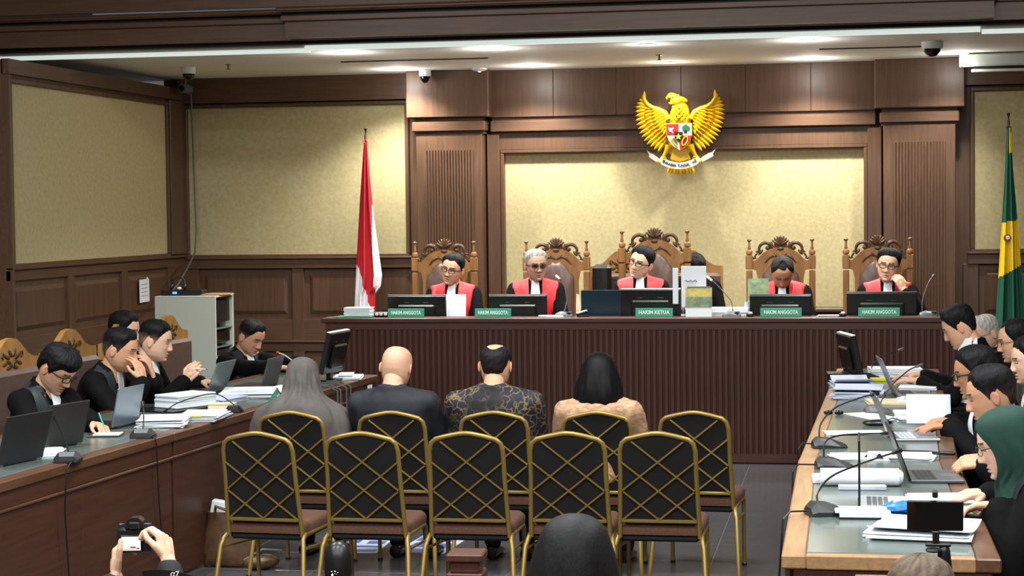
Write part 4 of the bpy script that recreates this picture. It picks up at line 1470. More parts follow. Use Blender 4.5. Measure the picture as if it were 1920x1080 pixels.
def drape(R, rows, name, m, off=.006, nx=9, th=.003):
    """cloth laid on the garment: rows of (x_left, x_right, up offset from the neck base, ray elevation deg)"""
    S = R.S
    P = []
    for (xa, xb, upz, el) in rows:
        row = []
        for k in range(nx):
            x = xa + (xb - xa) * k / (nx - 1)
            e = math.radians(el)
            dr = -(R.bf * math.cos(e) + R.sp * math.sin(e))
            tgt = R.N + R.br * x * S + R.sp * upz * S
            o = tgt - dr * .6
            hit, nr, idx, dist = R.bvh.ray_cast(o, dr)
            h2 = R.tb.ray_cast(o, dr)[0] if el < 60 else None
            if hit is not None and h2 is not None and (h2 - hit).length > .06:
                hit = h2 - dr * .008
            if hit is None:
                hit = tgt + R.bf * .06 * S
            row.append(hit - dr * off - R.root)
        P.append(row)
    # smooth along the columns
    for _ in range(2):
        Q = [[p.copy() for p in r] for r in P]
        for i in range(1, len(P) - 1):
            for j in range(nx):
                Q[i][j] = (P[i - 1][j] + P[i][j] * 2 + P[i + 1][j]) / 4
        P = Q
    mb = MB()
    mb.grid(P, th, R.bf)
    return mb.build(name, m, R.o, 60)

def jabot(R, l=.22, w0=.026, w1=.046):
    P = []
    S = R.S
    n = 9
    rows = []
    for i in range(12):
        t = i / 11
        w = (w0 + (w1 - w0) * t)
        rows.append((-w, w, .024 - .085 * max(0, math.sin(math.radians(R.pitch))) - l * t, 12))
    o = drape(R, rows, 'jabot', WHITEC, off=.012, nx=11)
    return o

def judge_trim(R):
    for s in (-1, 1):
        rows = []
        for t in np.linspace(0, 1, 16):
            upz = -.34 + .34 * t
            a = np.interp(t, [0, .5, 1], [.062, .052, .056])
            b = np.interp(t, [0, .45, .8, 1], [.10, .165, .185, .18])
            rows.append((s * a, s * b, min(upz, -.06), np.interp(t, [0, .7, .85, 1, ], [0, 0, 45, 85])))
        for e in (105, 125, 145):
            rows.append((s * .058, s * .18, -.08, e))
        drape(R, rows, 'red_sash', RED, off=.008, nx=8)
    jabot(R, .26)

def counsel_trim(R, jl=.24):
    for s in (-1, 1):
        rows = []
        for t in np.linspace(0, 1, 14):
            rows.append((s * np.interp(t, [0, 1], [.05, .055]), s * np.interp(t, [0, .6, 1], [.075, .115, .13]), min(-.36 + .36 * t, -.05), np.interp(t, [0, .7, 1], [0, 0, 80])))
        for e in (105, 130):
            rows.append((s * .055, s * .13, -.07, e))
        drape(R, rows, 'satin_lapel', SATIN, off=.007, nx=7)
    jabot(R, jl)

def veil(R, rings, name, m, open_=True, n=56, fold=.006, seed=1):
    """loft around the head (head frame, metres): rings of (z, yc, rx, ry_front, ry_back, half opening deg); z below -.14 continues in the body frame"""
    S, F, H = R.S, R.F, R.H
    rnd = np.random.RandomState(seed); ph = rnd.rand(4) * 6.28
    P = []
    for (z, yc, rx, rf, rb, op) in rings:
        row = []
        for k in range(n + 1):
            a = math.radians(op) + (2 * PI - 2 * math.radians(op)) * k / n     # from front opening all around
            x = rx * math.sin(a)
            y = yc + (rf if math.cos(a) > 0 else rb) * math.cos(a)
            amp = fold * max(0, min(1, (.06 - z) / .15))
            q = 1 + amp * (math.sin(a * 7 + ph[0] + z * 16) + .7 * math.sin(a * 13 + ph[1] - z * 30) + .4 * math.sin(a * 23 + ph[2] + z * 9)) / max(rx, .03)
            l = Vector((x * q, yc + (y - yc) * q, z))
            wgt = max(0, min(1, (-.08 - z) / .10))
            ph_ = H + F @ (l * S)
            B3 = Matrix((R.br, R.bf, R.sp)).transposed()
            neck = H + F @ (Vector((0, -.02, -.08)) * S)
            pb = neck + B3 @ ((l - Vector((0, -.02, -.08))) * S)
            row.append(ph_.lerp(pb, wgt) - R.root)
        P.append(row)
    v = [p for r in P for p in r]
    b = n + 1
    f = [(i * b + j, i * b + j + 1, (i + 1) * b + j + 1, (i + 1) * b + j) for i in range(len(P) - 1) for j in range(n)]
    o = mkobj(name, v, f, m, R.o, smooth=80)
    md = o.modifiers.new('thickness', 'SOLIDIFY'); md.thickness = .006; md.offset = -1
    sb = o.modifiers.new('smooth', 'SUBSURF'); sb.levels = 1; sb.render_levels = 1
    return o
# ------------------------------------------------------------------ the five judges
TAN, LIGHT, MID, BRN = (204, 154, 122), (226, 184, 156), (212, 164, 134), (186, 134, 102)
JF = .3
def judge(lbl, H, face, body, hair, glasses=None, skin=MID, hands=None, **k):
    H = Vector(H)
    f = basis(body).col[1]
    pel = Vector((H.x, H.y, .90)) - f * .12
    rt = basis(body).col[0]
    hd = {}
    for sd, s in (('L', -1), ('R', 1)):
        hd[sd] = dict(w=Vector((H.x, H.y, 1.05)) + f * .33 + rt * s * .14, d=f - rt * s * .5, n=(0, 0, -1), curl=.35)
    hd.update(hands or {})
    R = person(lbl, H, face, body, pel, hd, S=1.07, skin=skin, hair=hair, glasses=glasses, floor=JF, group='judges at the bench', **k)
    judge_trim(R)
    return R
G1 = dict(m=BLACKP, r=.0026)
judge('person in judge robe and glasses, head tilted, at the left end of the bench', (-3.375, 15.72, 1.515), (-100, 6, -12), -88, dict(line='short', t=.012, vol=.008, seed=2), G1, MID)
judge('person with grey hair and dark glasses in black and red judge robe', (-2.645, 15.72, 1.545), (-66, 6, 3), -82, dict(line='short', t=.012, vol=.006, col=(150, 148, 146), seed=3), dict(m=BLACKP, r=.0024, dark=True), (186, 146, 124), brow=(90, 84, 80))
judge('person in judge robe leaning his tilted head back in the tallest chair', (-1.745, 15.72, 1.560), (-112, 2, -19), -88, dict(line='short', t=.014, vol=.012, seed=4), G1, LIGHT, eyes='open')
judge('person in judge robe bowing his head to read behind the fourth monitor', (-0.56, 15.66, 1.475), (-86, 44, 0), -88, dict(line='high', t=.010, vol=.004, col=(30, 28, 28), seed=5), None, BRN)
judge('person in judge robe with glasses resting his chin on his hand', (0.305, 15.72, 1.525), (-97, 4, -8), -90, dict(line='short', t=.014, vol=.014, seed=6), G1, LIGHT,
      hands={'L': dict(w=(0.425, 15.56, 1.335), d=(-.42, .12, .9), n=(-.5, .85, 0), curl=.75, pole=(.6, -.2, -1))})
# clerk half hidden behind the tallest chair
R = person('person with dark hair half hidden behind the right side of the tallest judge chair', (-1.345, 16.34, 1.485), (-80, 38, 0), -85, (-1.33, 16.42, .90), {}, S=1.05, skin=TAN, hair=dict(line='short', t=.014, vol=.008), floor=JF)
jabot(R)

# ------------------------------------------------------------------ counsel on the left
def seated(lbl, H, face, body, hands, back=.16, zp=.57, trim=True, S=1.08, **k):
    H = Vector(H)
    f = basis(body).col[1]
    pel = Vector((H.x, H.y, zp)) - f * back
    R = person(lbl, H, face, body, pel, hands, S=S, **k)
    if trim: counsel_trim(R)
    return R
gl = 'counsel at the left table'
DN = (0, 0, -1)
seated('person with glasses and thick black hair writing at the near end of the left table', (-4.50, 10.08, 1.135), (-14, 36, 0), -20,
       {'R': dict(w=(-4.24, 9.38, .865), d=(.6, -.45, -.1), n=(-.1, .3, -1), curl=.55), 'L': dict(w=(-4.12, 9.70, .868), d=(.75, -.5, -.1), n=(.2, -.5, -.9), curl=.8, thumb=.5)},
       back=.26, skin=MID, hair=dict(line='low', t=.018, vol=.010, seed=11, rough=.003, full=True), glasses=G1, group=gl, sleeve=1.1)
seated('person pressing both hands to his face at the left table', (-4.53, 11.1, 1.165), (2, 14, 0), 0,
       {'R': dict(w=(-4.335, 10.98, .985), d=(-.30, .18, .93), n=(-.9, .35, 0), curl=.42, pole=(.2, -.5, -1), thumb=.3), 'L': dict(w=(-4.33, 11.16, .985), d=(-.30, -.1, .95), n=(-.9, -.35, 0), curl=.42, pole=(.2, .5, -1), thumb=.3)},
       back=.30, skin=TAN, hair=dict(line='short', t=.012, vol=.010, quiff=.008, seed=12, fade=(96, 76, 64)), group=gl, sleeve=1.1)
seated('person with dark hair mostly hidden behind the man pressing his face', (-5.111, 12.6, 1.187), (0, 12, 0), 0, {}, skin=LIGHT, hair=dict(line='short', t=.014, vol=.010, seed=13), group=gl)
seated('person in profile with faded haircut holding a pen at the left table', (-4.605, 11.9, 1.165), (8, 12, 0), -4,
       {'R': dict(w=(-4.41, 11.93, .90), d=(.62, .05, .7), n=(-.1, 1, .1), curl=.75, thumb=.5, pole=(0, -.6, -1)), 'L': dict(w=(-4.40, 12.22, .868), d=(.9, -.2, 0), n=DN, curl=.35)},
       back=.30, skin=LIGHT, hair=dict(line='short', t=.011, vol=.013, fade=(150, 120, 100), seed=14), group=gl, sleeve=1.1)
seated('person reading beside the red-tipped microphone at the far end of the left table', (-4.596, 13.9, 1.055), (-22, 26, 0), -26,
       {'R': dict(w=(-4.22, 13.36, .868), d=(.9, .1, 0), n=DN, curl=.4), 'L': dict(w=(-4.14, 13.72, .868), d=(.8, -.5, 0), n=DN, curl=.4)},
       back=.24, zp=.50, S=1.06, skin=TAN, hair=dict(line='short', t=.010, vol=.010, fade=(120, 96, 82), seed=15), group=gl, sleeve=1.15)

# ------------------------------------------------------------------ people at the right table
gr = 'people at the right table'
R1 = seated('person with a white collar leaning over papers at the far end of the right table', (.707, 12.6, 1.212), (171, 26, 0), 180,
       {'R': dict(w=(.46, 12.98, .87), d=(-1, .1, 0), n=DN, curl=.3), 'L': dict(w=(.44, 12.55, .87), d=(-1, .25, 0), n=DN, curl=.3)},
       back=.22, skin=MID, hair=dict(line='short', t=.018, vol=.014, quiff=.014, seed=21), group=gr, trim=False)
drape(R1, [(-.165, -.06, -.36 + .30 * t, 0) for t in np.linspace(0, 1, 10)] + [(-.165, -.05, -.06, 45), (-.15, -.045, -.05, 80), (-.14, -.03, -.05, 110)], 'white_collar_band', WHITEC, off=.010)
jabot(R1, .2)
P_ = []
for i in range(10):
    t_ = i / 9
    c_ = R1.N + R1.bf * (.075 + .07 * t_) * R1.S + R1.sp * (.05 - .26 * t_) * R1.S
    P_.append([c_ + R1.br * .085 * u * R1.S - R1.bf * .075 * u * u * R1.S - R1.root for u in (-1, -.75, -.5, -.25, 0, .25, .5, .75, 1)])
m_ = MB(); m_.grid(P_, .004, R1.bf); m_.build('white_bib', WHITEC, R1.o, 60)
seated('person with cropped grey hair and thin glasses behind the right table', (.946, 13.7, 1.10), (206, 20, 0), 190, {}, skin=(206, 164, 138), hair=dict(line='high', t=.008, vol=.003, col=(168, 164, 158), seed=22), glasses=dict(m=GREYP, r=.0012), group=gr, brow=(110, 100, 94))
seated('person with high forehead and thin glasses in a dark grey shirt at the right', (1.03, 12.2, 1.150), (184, 12, 0), 180, {}, skin=MID, hair=dict(line='high', t=.012, vol=.006, seed=23), glasses=dict(m=BLACKP, r=.0012), cloth=mat('charcoal_shirt', (74, 70, 64), .8, kind='noise', rgb2=(54, 50, 46), scale=60), cname='shirt', group=gr, trim=False)
seated('person cut off by the right picture edge behind the right table', (1.012, 11.0, 1.125), (188, 10, 0), 180, {}, skin=LIGHT, hair=dict(line='short', t=.014, vol=.008, seed=24), group=gr)
seated('person with black-rimmed glasses at the right table beside the short-haired man', (.655, 10.2, 1.122), (182, 14, 0), 180,
       {'L': dict(w=(.50, 9.96, .87), d=(-.95, -.1, -.05), n=DN, curl=[.2, .5, .5, .5]), 'R': dict(w=(.52, 10.22, .87), d=(-.9, -.3, -.05), n=DN, curl=.7)},
       back=.22, S=1.10, skin=BRN, hair=dict(line='short', t=.015, vol=.008, seed=25, full=True), glasses=G1, group=gr, sleeve=1.1)
seated('person with short black hair at the right table, hands folded by a laptop', (.628, 8.7, 1.150), (178, 15, 0), 180,
       {'L': dict(w=(.575, 8.42, .885), d=(-.95, .15, -.05), n=(0, .5, -1), curl=.8, thumb=.6), 'R': dict(w=(.575, 8.60, .885), d=(-.9, -.3, -.05), n=(0, -.4, -1), curl=.8, thumb=.6)},
       back=.22, skin=TAN, hair=dict(line='short', t=.013, vol=.008, seed=26, fade=(60, 50, 46)), group=gr, sleeve=1.15)
R6 = seated('person in a dark green headscarf and glasses at the near end of the right table', (.592, 7.4, 1.096), (180, 18, 0), 180,
       {'L': dict(w=(.555, 7.30, .872), d=(-1, .1, -.05), n=(0, -.3, -1), curl=.5), 'R': dict(w=(.54, 7.62, .872), d=(-1, -.2, -.05), n=(0, .2, -1), curl=.5)},
       back=.24, skin=LIGHT, hair=None, glasses=dict(m=BLACKP, r=.0015), group=gr, sleeve=1.2, ears=False)
VG = mat('green_veil_cloth', (14, 62, 48), .8, kind='noise', rgb2=(9, 46, 37), scale=8)
VEIL = [(.138, -.01, .004, .004, .004, 0), (.134, -.01, .035, .04, .04, 0), (.120, -.008, .064, .072, .075, 0), (.098, -.006, .084, .099, .104, 6), (.070, -.006, .094, .108, .118, 26), (.035, -.008, .098, .108, .122, 42),
        (0, -.010, .099, .106, .120, 49), (-.04, -.012, .096, .104, .112, 49), (-.075, -.012, .090, .102, .10, 44), (-.105, -.012, .084, .104, .094, 28), (-.128, -.014, .084, .104, .092, 3), (-.16, -.015, .098, .115, .10, 1),
        (-.20, -.016, .14, .135, .115, 1), (-.25, -.018, .185, .15, .13, 1), (-.30, -.018, .205, .16, .14, 1)]
veil(R6, VEIL, 'headscarf', VG)

# ------------------------------------------------------------------ four people seated with their backs to the camera
gw = 'people on the gold chairs, seen from behind'
NAVY = mat('dark_navy_jacket', (30, 34, 42), .75, kind='noise', rgb2=(22, 25, 31), scale=30)
TRB = mat('black_trousers', (16, 16, 18), .8)
def wit(lbl, H, face, S=1.0, pel_y=.02, **k):
    H = Vector(H)
    pel = Vector((H.x, H.y - .04, .545))
    hd = {sd: dict(w=pel + Vector((s * .12, .34, .12)), d=(-s * .4, 1, -.1), n=DN, curl=.3) for sd, s in (('L', -1), ('R', 1))}
    return person(lbl, H, face, 90, pel, hd, S=S, group=gw, legs='full', **k)
Rw = wit('person in a grey headscarf seated at the left end of the gold chairs', (-3.075, 10.22, 1.065), (100, 14, 0), .98, cloth=NAVY, cname='jacket', skin=LIGHT, ears=False, trous=TRB, wide=.98)
VGR = mat('grey_veil_cloth', (98, 92, 88), .85, kind='noise', rgb2=(76, 71, 68), scale=7)
VEIL2 = [(z, yc, rx * 1.0, rf, rb, op) for (z, yc, rx, rf, rb, op) in VEIL[:6]] + [(0, -.012, .104, .106, .124, 46), (-.04, -.016, .110, .106, .124, 44), (-.075, -.02, .120, .11, .126, 30), (-.10, -.024, .140, .115, .135, 2), (-.122, -.028, .175, .125, .155, 1), (-.140, -.03, .212, .14, .175, 1), (-.155, -.03, .246, .15, .186, 1), (-.18, -.033, .275, .155, .195, 1), (-.225, -.035, .292, .16, .20, 1), (-.28, -.04, .295, .165, .195, 1), (-.32, -.04, .30, .165, .20, 1)]
veil(Rw, VEIL2, 'headscarf', VGR, fold=.009, seed=4, n=96)
wit('person with a bald head in a dark navy jacket', (-2.525, 10.22, 1.140), (86, 16, 3), 1.02, cloth=NAVY, cname='jacket', skin=(214, 170, 140), wide=1.22, trous=TRB, cvox=.013)
BAT = mat('batik_cloth', (28, 38, 66), .75)
nt = BAT.node_tree
tc = nt.nodes.new('ShaderNodeTexCoord'); vo = nt.nodes.new('ShaderNodeTexVoronoi'); cr = nt.nodes.new('ShaderNodeValToRGB'); nz = nt.nodes.new('ShaderNodeTexNoise'); mx = nt.nodes.new('ShaderNodeMixRGB')
vo.feature = 'DISTANCE_TO_EDGE'; vo.inputs['Scale'].default_value = 19
nz.inputs['Scale'].default_value = 5
cr.color_ramp.elements[0].position = .03; cr.color_ramp.elements[0].color = srgb(120, 98, 62)
cr.color_ramp.elements[1].position = .10; cr.color_ramp.elements[1].color = srgb(18, 22, 36)
e_ = cr.color_ramp.elements.new(.3); e_.color = srgb(24, 34, 62)
nz2 = nt.nodes.new('ShaderNodeTexNoise'); nz2.inputs['Scale'].default_value = 14; ad = nt.nodes.new('ShaderNodeMixRGB'); ad.blend_type = 'ADD'; ad.inputs[0].default_value = .12
nt.links.new(tc.outputs['Object'], nz2.inputs['Vector']); nt.links.new(tc.outputs['Object'], ad.inputs[1]); nt.links.new(nz2.outputs['Color'], ad.inputs[2])
nt.links.new(ad.outputs[0], vo.inputs['Vector']); nt.links.new(vo.outputs['Distance'], cr.inputs[0])
nt.links.new(tc.outputs['Object'], nz.inputs['Vector'])
cr2 = nt.nodes.new('ShaderNodeValToRGB'); cr2.color_ramp.elements[0].position = .5; cr2.color_ramp.elements[1].position = .66
nt.links.new(nz.outputs['Fac'], cr2.inputs[0]); nt.links.new(cr2.outputs[0], mx.inputs[0])
nt.links.new(cr.outputs[0], mx.inputs[1]); mx.inputs[2].default_value = srgb(20, 20, 24)
nt.links.new(mx.outputs[0], nt.nodes['Principled BSDF'].inputs['Base Color'])
wit('person with thinning dark hair in a navy and gold batik shirt', (-1.955, 10.22, 1.150), (90, 10, 0), 1.03, cloth=BAT, cname='shirt', skin=(208, 164, 132), wide=1.30, trous=TRB, hair=dict(line='short', t=.007, vol=.0, bald=True, col=(26, 24, 24), seed=31), cvox=.013)
PEACH = mat('peach_print_blouse', (214, 176, 138), .8, kind='noise', rgb2=(150, 112, 84), scale=26, stretch=(1, 1, 2.2))
R4 = wit('person with a black bob hairstyle in a peach patterned blouse', (-1.371, 10.22, 1.100), (90, 8, 0), .98, cloth=PEACH, cname='blouse', skin=LIGHT, wide=1.15, trous=TRB, ears=False)
BOB = [(.136, -.01, .004, .004, .004, 0), (.132, -.01, .035, .038, .042, 0), (.118, -.01, .064, .070, .078, 0), (.095, -.01, .084, .09, .104, 20), (.062, -.012, .097, .09, .118, 55), (.02, -.016, .110, .09, .124, 68), (-.03, -.02, .122, .09, .126, 70),
       (-.075, -.022, .134, .09, .128, 70), (-.12, -.022, .143, .09, .128, 68), (-.16, -.022, .146, .085, .124, 66), (-.19, -.022, .140, .08, .114, 66), (-.205, -.022, .12, .07, .095, 66)]
HB = mat('black_hair', (12, 12, 14), .55, spec=.2, kind='noise', rgb2=(9, 9, 11), scale=40, stretch=(3, 3, .3), bump=.2)
veil(R4, BOB, 'hair', HB, fold=.0035, seed=3)

# ------------------------------------------------------------------ onlookers in front
RF = person('person with smooth black hair seen from behind in the foreground', (-.684, 4.6, 1.118), (95, 8, 0), 92, (-.684, 4.56, .54), {}, S=1.05, skin=MID, cloth=TRB, cname='shirt', ears=False, legs='full', trous=TRB)
veil(RF, [(z, yc, rx * .95, rf, rb, op * .95) for (z, yc, rx, rf, rb, op) in BOB[:-3]] + [(-.16, -.03, .135, .09, .12, 66), (-.22, -.05, .13, .08, .12, 70), (-.28, -.06, .125, .07, .11, 75), (-.31, -.06, .11, .06, .10, 75)], 'hair', HB, fold=.003, seed=9)
person('person with cropped grey-brown hair cut off by the bottom edge below the phone', (.18, 5.0, .972), (92, 5, 0), 92, (.18, 4.94, .42), {}, S=1.02, skin=TAN, cloth=NAVY, cname='jacket', hair=dict(line='short', t=.008, vol=.0, col=(92, 78, 64), rough=.003, seed=8), legs='full', trous=TRB)
# photographer crouching, camera held up
RP = person('person crouching at the lower left and holding up a camera with both hands', (-2.42, 5.86, .50), (100, -20, 0), 100, (-2.40, 5.72, .12), {
    'R': dict(w=(-2.340, 6.13, .812), d=(-.30, .38, .87), n=(-.95, .1, -.3), curl=[.95, 1.0, 1.0, 1.0], thumb=.35, pole=(1, -.2, -.5)),
    'L': dict(w=(-2.548, 6.16, .745), d=(-.12, .42, .90), n=(.95, .2, -.2), curl=.95, thumb=.1, pole=(-1, -.2, -.4))},
    S=1.1, skin=(224, 180, 150), hair=dict(line='short', t=.014, vol=.008), cloth=TRB, cname='jacket', legs='none', vox=.0034)
# ================================================================== things on the bench
SCREEN = mat('screen_off', (16, 18, 22), .12)
def monitor(lbl, x, y, z, w, h, rz, tilt=8, top=BLACKP, name='monitor', stand_h=.10):
    t = thing(name, lbl, 'monitor', (x, y, z), rz)
    MB().cbox(-.11, .11, -.07, .09, 0, .012, .005).build('base', BLACKP, t)
    MB().cbox(-.03, .03, -.012, .02, .01, stand_h + .1, .006).build('neck', BLACKP, t)
    R = Matrix.Translation((0, 0, stand_h)) @ Matrix.Rotation(math.radians(tilt), 4, 'X')
    p = MB(R).cbox(-w / 2, w / 2, -.022, .018, 0, h, .006).build('panel', BLACKP, t)
    MB(R).cbox(-w / 2, w / 2, -.012, .018, h, h + .006, .002).build('bezel', top, p)
    MB(R).box(-w / 2 + .012, w / 2 - .012, .018, .0185, .014, h - .012).build('screen', SCREEN, p)
    MB(R).cbox(-w * .32, w * .32, -.045, -.02, .04, h * .72, .015).build('back_cover', BLACKP, p)
    for s in (-1, 1):
        MB(R).cbox(s * w * .17 - .022, s * w * .17 + .022, -.0235, -.021, h * .76, h * .79, .001).build('vent', DGREY, p)
    return t
MN = [(-3.55, 1.329, .5, 'in front of the judge at the left end', -3), (-2.70, 1.330, .485, 'in front of the grey-haired judge', 2), (-1.60, 1.375, .485, 'in front of the presiding judge', 0), (-.557, 1.323, .49, 'in front of the judge looking down', 0), (.242, 1.341, .55, 'in front of the judge resting his chin', 0)]
for x, zt, w_, l, rz in MN:
    monitor('black flat monitor seen from behind, ' + l, x, 15.14, 1.01, w_, zt - 1.01 - .055, rz, 6, WHITEP if zt > 1.37 else DGREY, stand_h=.05)
PLG = mat('nameplate_green', (24, 138, 106), .4)
PLT = mat('nameplate_lettering', (206, 240, 226), .5)
for x, w_, txt, l in ((-3.585, .305, 'HAKIM ANGGOTA', 'green nameplate reading HAKIM ANGGOTA, leftmost on the bench'), (-2.86, .30, 'HAKIM ANGGOTA', 'green nameplate reading HAKIM ANGGOTA in front of the grey-haired judge'),
                     (-1.548, .30, 'HAKIM KETUA', 'green nameplate reading HAKIM KETUA'), (-.544, .325, 'HAKIM ANGGOTA', 'green nameplate reading HAKIM ANGGOTA in front of the judge looking down'), (.217, .32, 'HAKIM ANGGOTA', 'green nameplate reading HAKIM ANGGOTA, rightmost on the bench')):
    t = thing('nameplate', l, 'nameplate', (x, 14.86, 1.155), group='nameplates on the bench')
    R = Matrix.Rotation(math.radians(-10), 4, 'X')
    MB(R).cbox(-w_ / 2, w_ / 2, -.006, .006, .0, .072, .002).build('plate', PLG, t)
    MB().prism([(0.0, 0), (.05, 0), (.008, .06)], -w_ / 2 + .02, w_ / 2 - .02, 'x').build('foot', PLG, t)
    me = text_mesh(txt, .04, .001, width=w_ * .82, bold=.0012)
    o = part_of(me, 'lettering', PLT, t, (0, -.001, .036), (PI / 2 - math.radians(10), 0, 0))
    o.location = R @ Vector((0, -.0075, .036))

def sheet(lbl, x, y, z, w, d, rz, m=PAPER, name='paper_sheet', n=1, th=.0012, group=None, lines=False, curl=.0, jit=.012):
    """a sheet or a loose pile: each layer is a thin leaf, slightly turned"""
    t = thing(name, lbl, 'paper', (x, y, z), rz, group)
    rn = random.Random(hash((round(x, 2), round(y, 2))) & 1023)
    k = max(1, n)
    for i in range(k):
        a = math.radians(rn.uniform(-5, 5)) if i else 0
        ox, oy = (rn.uniform(-jit, jit), rn.uniform(-jit, jit)) if i else (0, 0)
        M = Matrix.Translation((ox, oy, i * th)) @ Matrix.Rotation(a, 4, 'Z')
        rows = []
        for iy in range(7):
            v = iy / 6 - .5
            cz = curl * (v * 2) ** 2 * (1 if i == k - 1 else .0)
            rows.append([M @ Vector((w * (ix / 4 - .5), d * v, cz)) for ix in range(5)])
        mb = MB(); mb.grid(rows, th * .9, (0, 0, 1))
        mb.build('leaf', m if i < k - 1 or True else m, t, 30)
    if lines:
        zz = k * th + .0004
        for q in range(6):
            MB().box(-w * .36, w * (.3 if q % 3 else .1), d * (.36 - .12 * q) - .003, d * (.36 - .12 * q) + .003, zz, zz + .0003).build('print_line', mat('print_grey', (120, 124, 130), .8), t)
    return t
def stack(lbl, x, y, z, w, d, h, rz, m=PAPER, name='paper_stack', cover=None, group=None):
    t = thing(name, lbl, 'paper', (x, y, z), rz, group)
    rn = random.Random(int(abs(x * 971 + y * 313)))
    n = max(2, int(h / .012))
    for i in range(n):
        a = rn.uniform(-.04, .04)
        M = Matrix.Translation((rn.uniform(-.006, .006), rn.uniform(-.006, .006), 0)) @ Matrix.Rotation(a, 4, 'Z')
        MB(M).cbox(-w / 2, w / 2, -d / 2, d / 2, h * i / n, h * (i + .94) / n, .002).build('bundle', m, t)
    if cover:
        MB().cbox(-w / 2 - .004, w / 2 + .004, -d / 2 - .004, d / 2 + .004, h, h + .003, .001).build('cover', cover, t)
    return t
ZL = 1.155
GRNF = mat('green_folder', (60, 150, 118), .5)
stack('pile of white document volumes on the left end of the bench', -4.0, 14.93, ZL + .012, .22, .16, .07, 3)
sheet('green folder lying under the white volumes on the left end of the bench', -4.03, 14.92, ZL, .30, .19, 4, GRNF, 'folder', 3, .003)
t = thing('spectacle_case', 'small black case with white patches beside the leftmost nameplate', 'case', (-3.80, 14.9, ZL), 0)
MB().cbox(-.065, .065, -.02, .02, 0, .045, .012).build('shell', BLACKP, t)
for x in (-.035, .0, .038):
    MB().ell((x, -.021, .024), (.015, .002, .011), 10, 6).build('patch', WHITEP, t)
t = thing('document', 'white sheet held upright behind the leftmost monitor', 'paper', (-3.36, 15.36, 1.03), 4)
MB(Matrix.Rotation(math.radians(-18), 4, 'X')).box(-.16, .16, -.002, .002, .0, .30).build('leaf', PAPER, t)
MB(Matrix.Translation((.09, -.03, 0)) @ Matrix.Rotation(math.radians(-14), 4, 'X')).box(-.06, .08, -.002, .002, .0, .27).build('leaf', PAPERB, t)

def mouse(lbl, x, y, z, rz=0, m=GREYP):
    t = thing('conference_unit', lbl, 'microphone base', (x, y, z), rz)
    rows = []
    for q, (yy, wd, hh) in enumerate(((-.07, .03, .01), (-.06, .05, .025), (-.02, .06, .04), (.03, .062, .046), (.07, .055, .03), (.08, .03, .01))):
        rows.append([Vector((wd * math.cos(a), yy, max(0, hh * math.sin(a)))) for a in [2 * PI * k / 16 for k in range(16)]])
    mb = MB(); mb.rings(rows); mb.build('body', m, t, True)
    MB().cbox(-.045, .045, -.06, -.02, .034, .04, .002).build('panel', DGREY, t)
    return t
mouse('grey domed microphone base beside the grey-haired judge', -2.28, 14.92, ZL, 90)
mouse('grey domed microphone base right of the desk calendar', -.93, 14.92, ZL, 90)
mouse('grey domed microphone base at the right end of the bench', .60, 14.92, ZL, 90)
sheet('white paper lying on the bench ledge in front of the grey-haired judge', -2.38, 14.87, ZL, .20, .09, 2, PAPER, 'paper_sheet', 4, .004)
sheet('white paper lying on the ledge left of the rightmost monitor', -.18, 14.87, ZL, .16, .08, 0, PAPER, 'paper_sheet', 4, .004)

def neckmic(lbl, base, rz, pts, tip=BLACKP, base_m=DGREY, sc=1.0, cable=None, nm=BLACKP, hl=.05):
    """desk microphone: wedge base, bent neck through the world points, slim head"""
    t = thing('gooseneck_microphone', lbl, 'microphone', base, rz)
    a = math.radians(rz)
    inv = Matrix.Rotation(-a, 3, 'Z')
    L = [inv @ (Vector(p) - Vector(base)) for p in pts]
    if base_m:
        b = MB()
        prof = [(-.085, .035, .010), (-.082, .055, .030), (-.06, .064, .050), (.0, .066, .045), (.05, .062, .026), (.082, .05, .014), (.088, .03, .008)]
        rows = []
        for y, wd, h in prof:
            y, wd, h = y * sc, wd * sc, h * sc
            rows.append([Vector((-wd, y, 0)), Vector((-wd, y, h * .35)), Vector((-wd * .62, y, h)), Vector((wd * .62, y, h)), Vector((wd, y, h * .35)), Vector((wd, y, 0))])
        b.rings(rows)
        b.build('base', base_m, t)
        MB().cbox(-.03 * sc, .03 * sc, .055 * sc, .075 * sc, .01 * sc, .022 * sc, .003).build('button', BLACKP, t)
    # smooth curve through the points
    C = []
    Lp = [L[0]] + L + [L[-1]]
    for i in range(1, len(Lp) - 2):
        for q in range(8):
            u = q / 8
            p0, p1, p2, p3 = Lp[i - 1], Lp[i], Lp[i + 1], Lp[i + 2]
            C.append(.5 * ((2 * p1) + (p2 - p0) * u + (2 * p0 - 5 * p1 + 4 * p2 - p3) * u * u + (3 * p1 - p0 - 3 * p2 + p3) * u ** 3))
    C.append(L[-1])
    MB().tube(C, .0042 * sc, 7).build('neck', nm, t, True)
    dr = (C[-1] - C[-3]).normalized()
    MB().capsule(C[-1], C[-1] + dr * hl * sc, .0085 * sc, .0105 * sc, 10).build('head', tip, t, True)
    if cable:
        K = [inv @ (Vector(p) - Vector(base)) for p in cable]
        MB().tube(K, .004, 6).build('cable', BLACKP, t, True)
    return t
neckmic('slim gooseneck microphone at the right end of the bench', (.62, 15.0, ZL), 0, [(.55, 14.97, 1.18), (.555, 15.0, 1.28), (.60, 15.1, 1.40), (.635, 15.15, 1.45)], GREYP, None, nm=GREYP, hl=.03)
neckmic('slim gooseneck microphone beside the grey-haired judge', (-2.30, 15.0, ZL), 0, [(-2.30, 15.0, 1.18), (-2.29, 15.1, 1.28), (-2.33, 15.25, 1.40), (-2.38, 15.3, 1.45)], WHITEP, None, hl=.04)
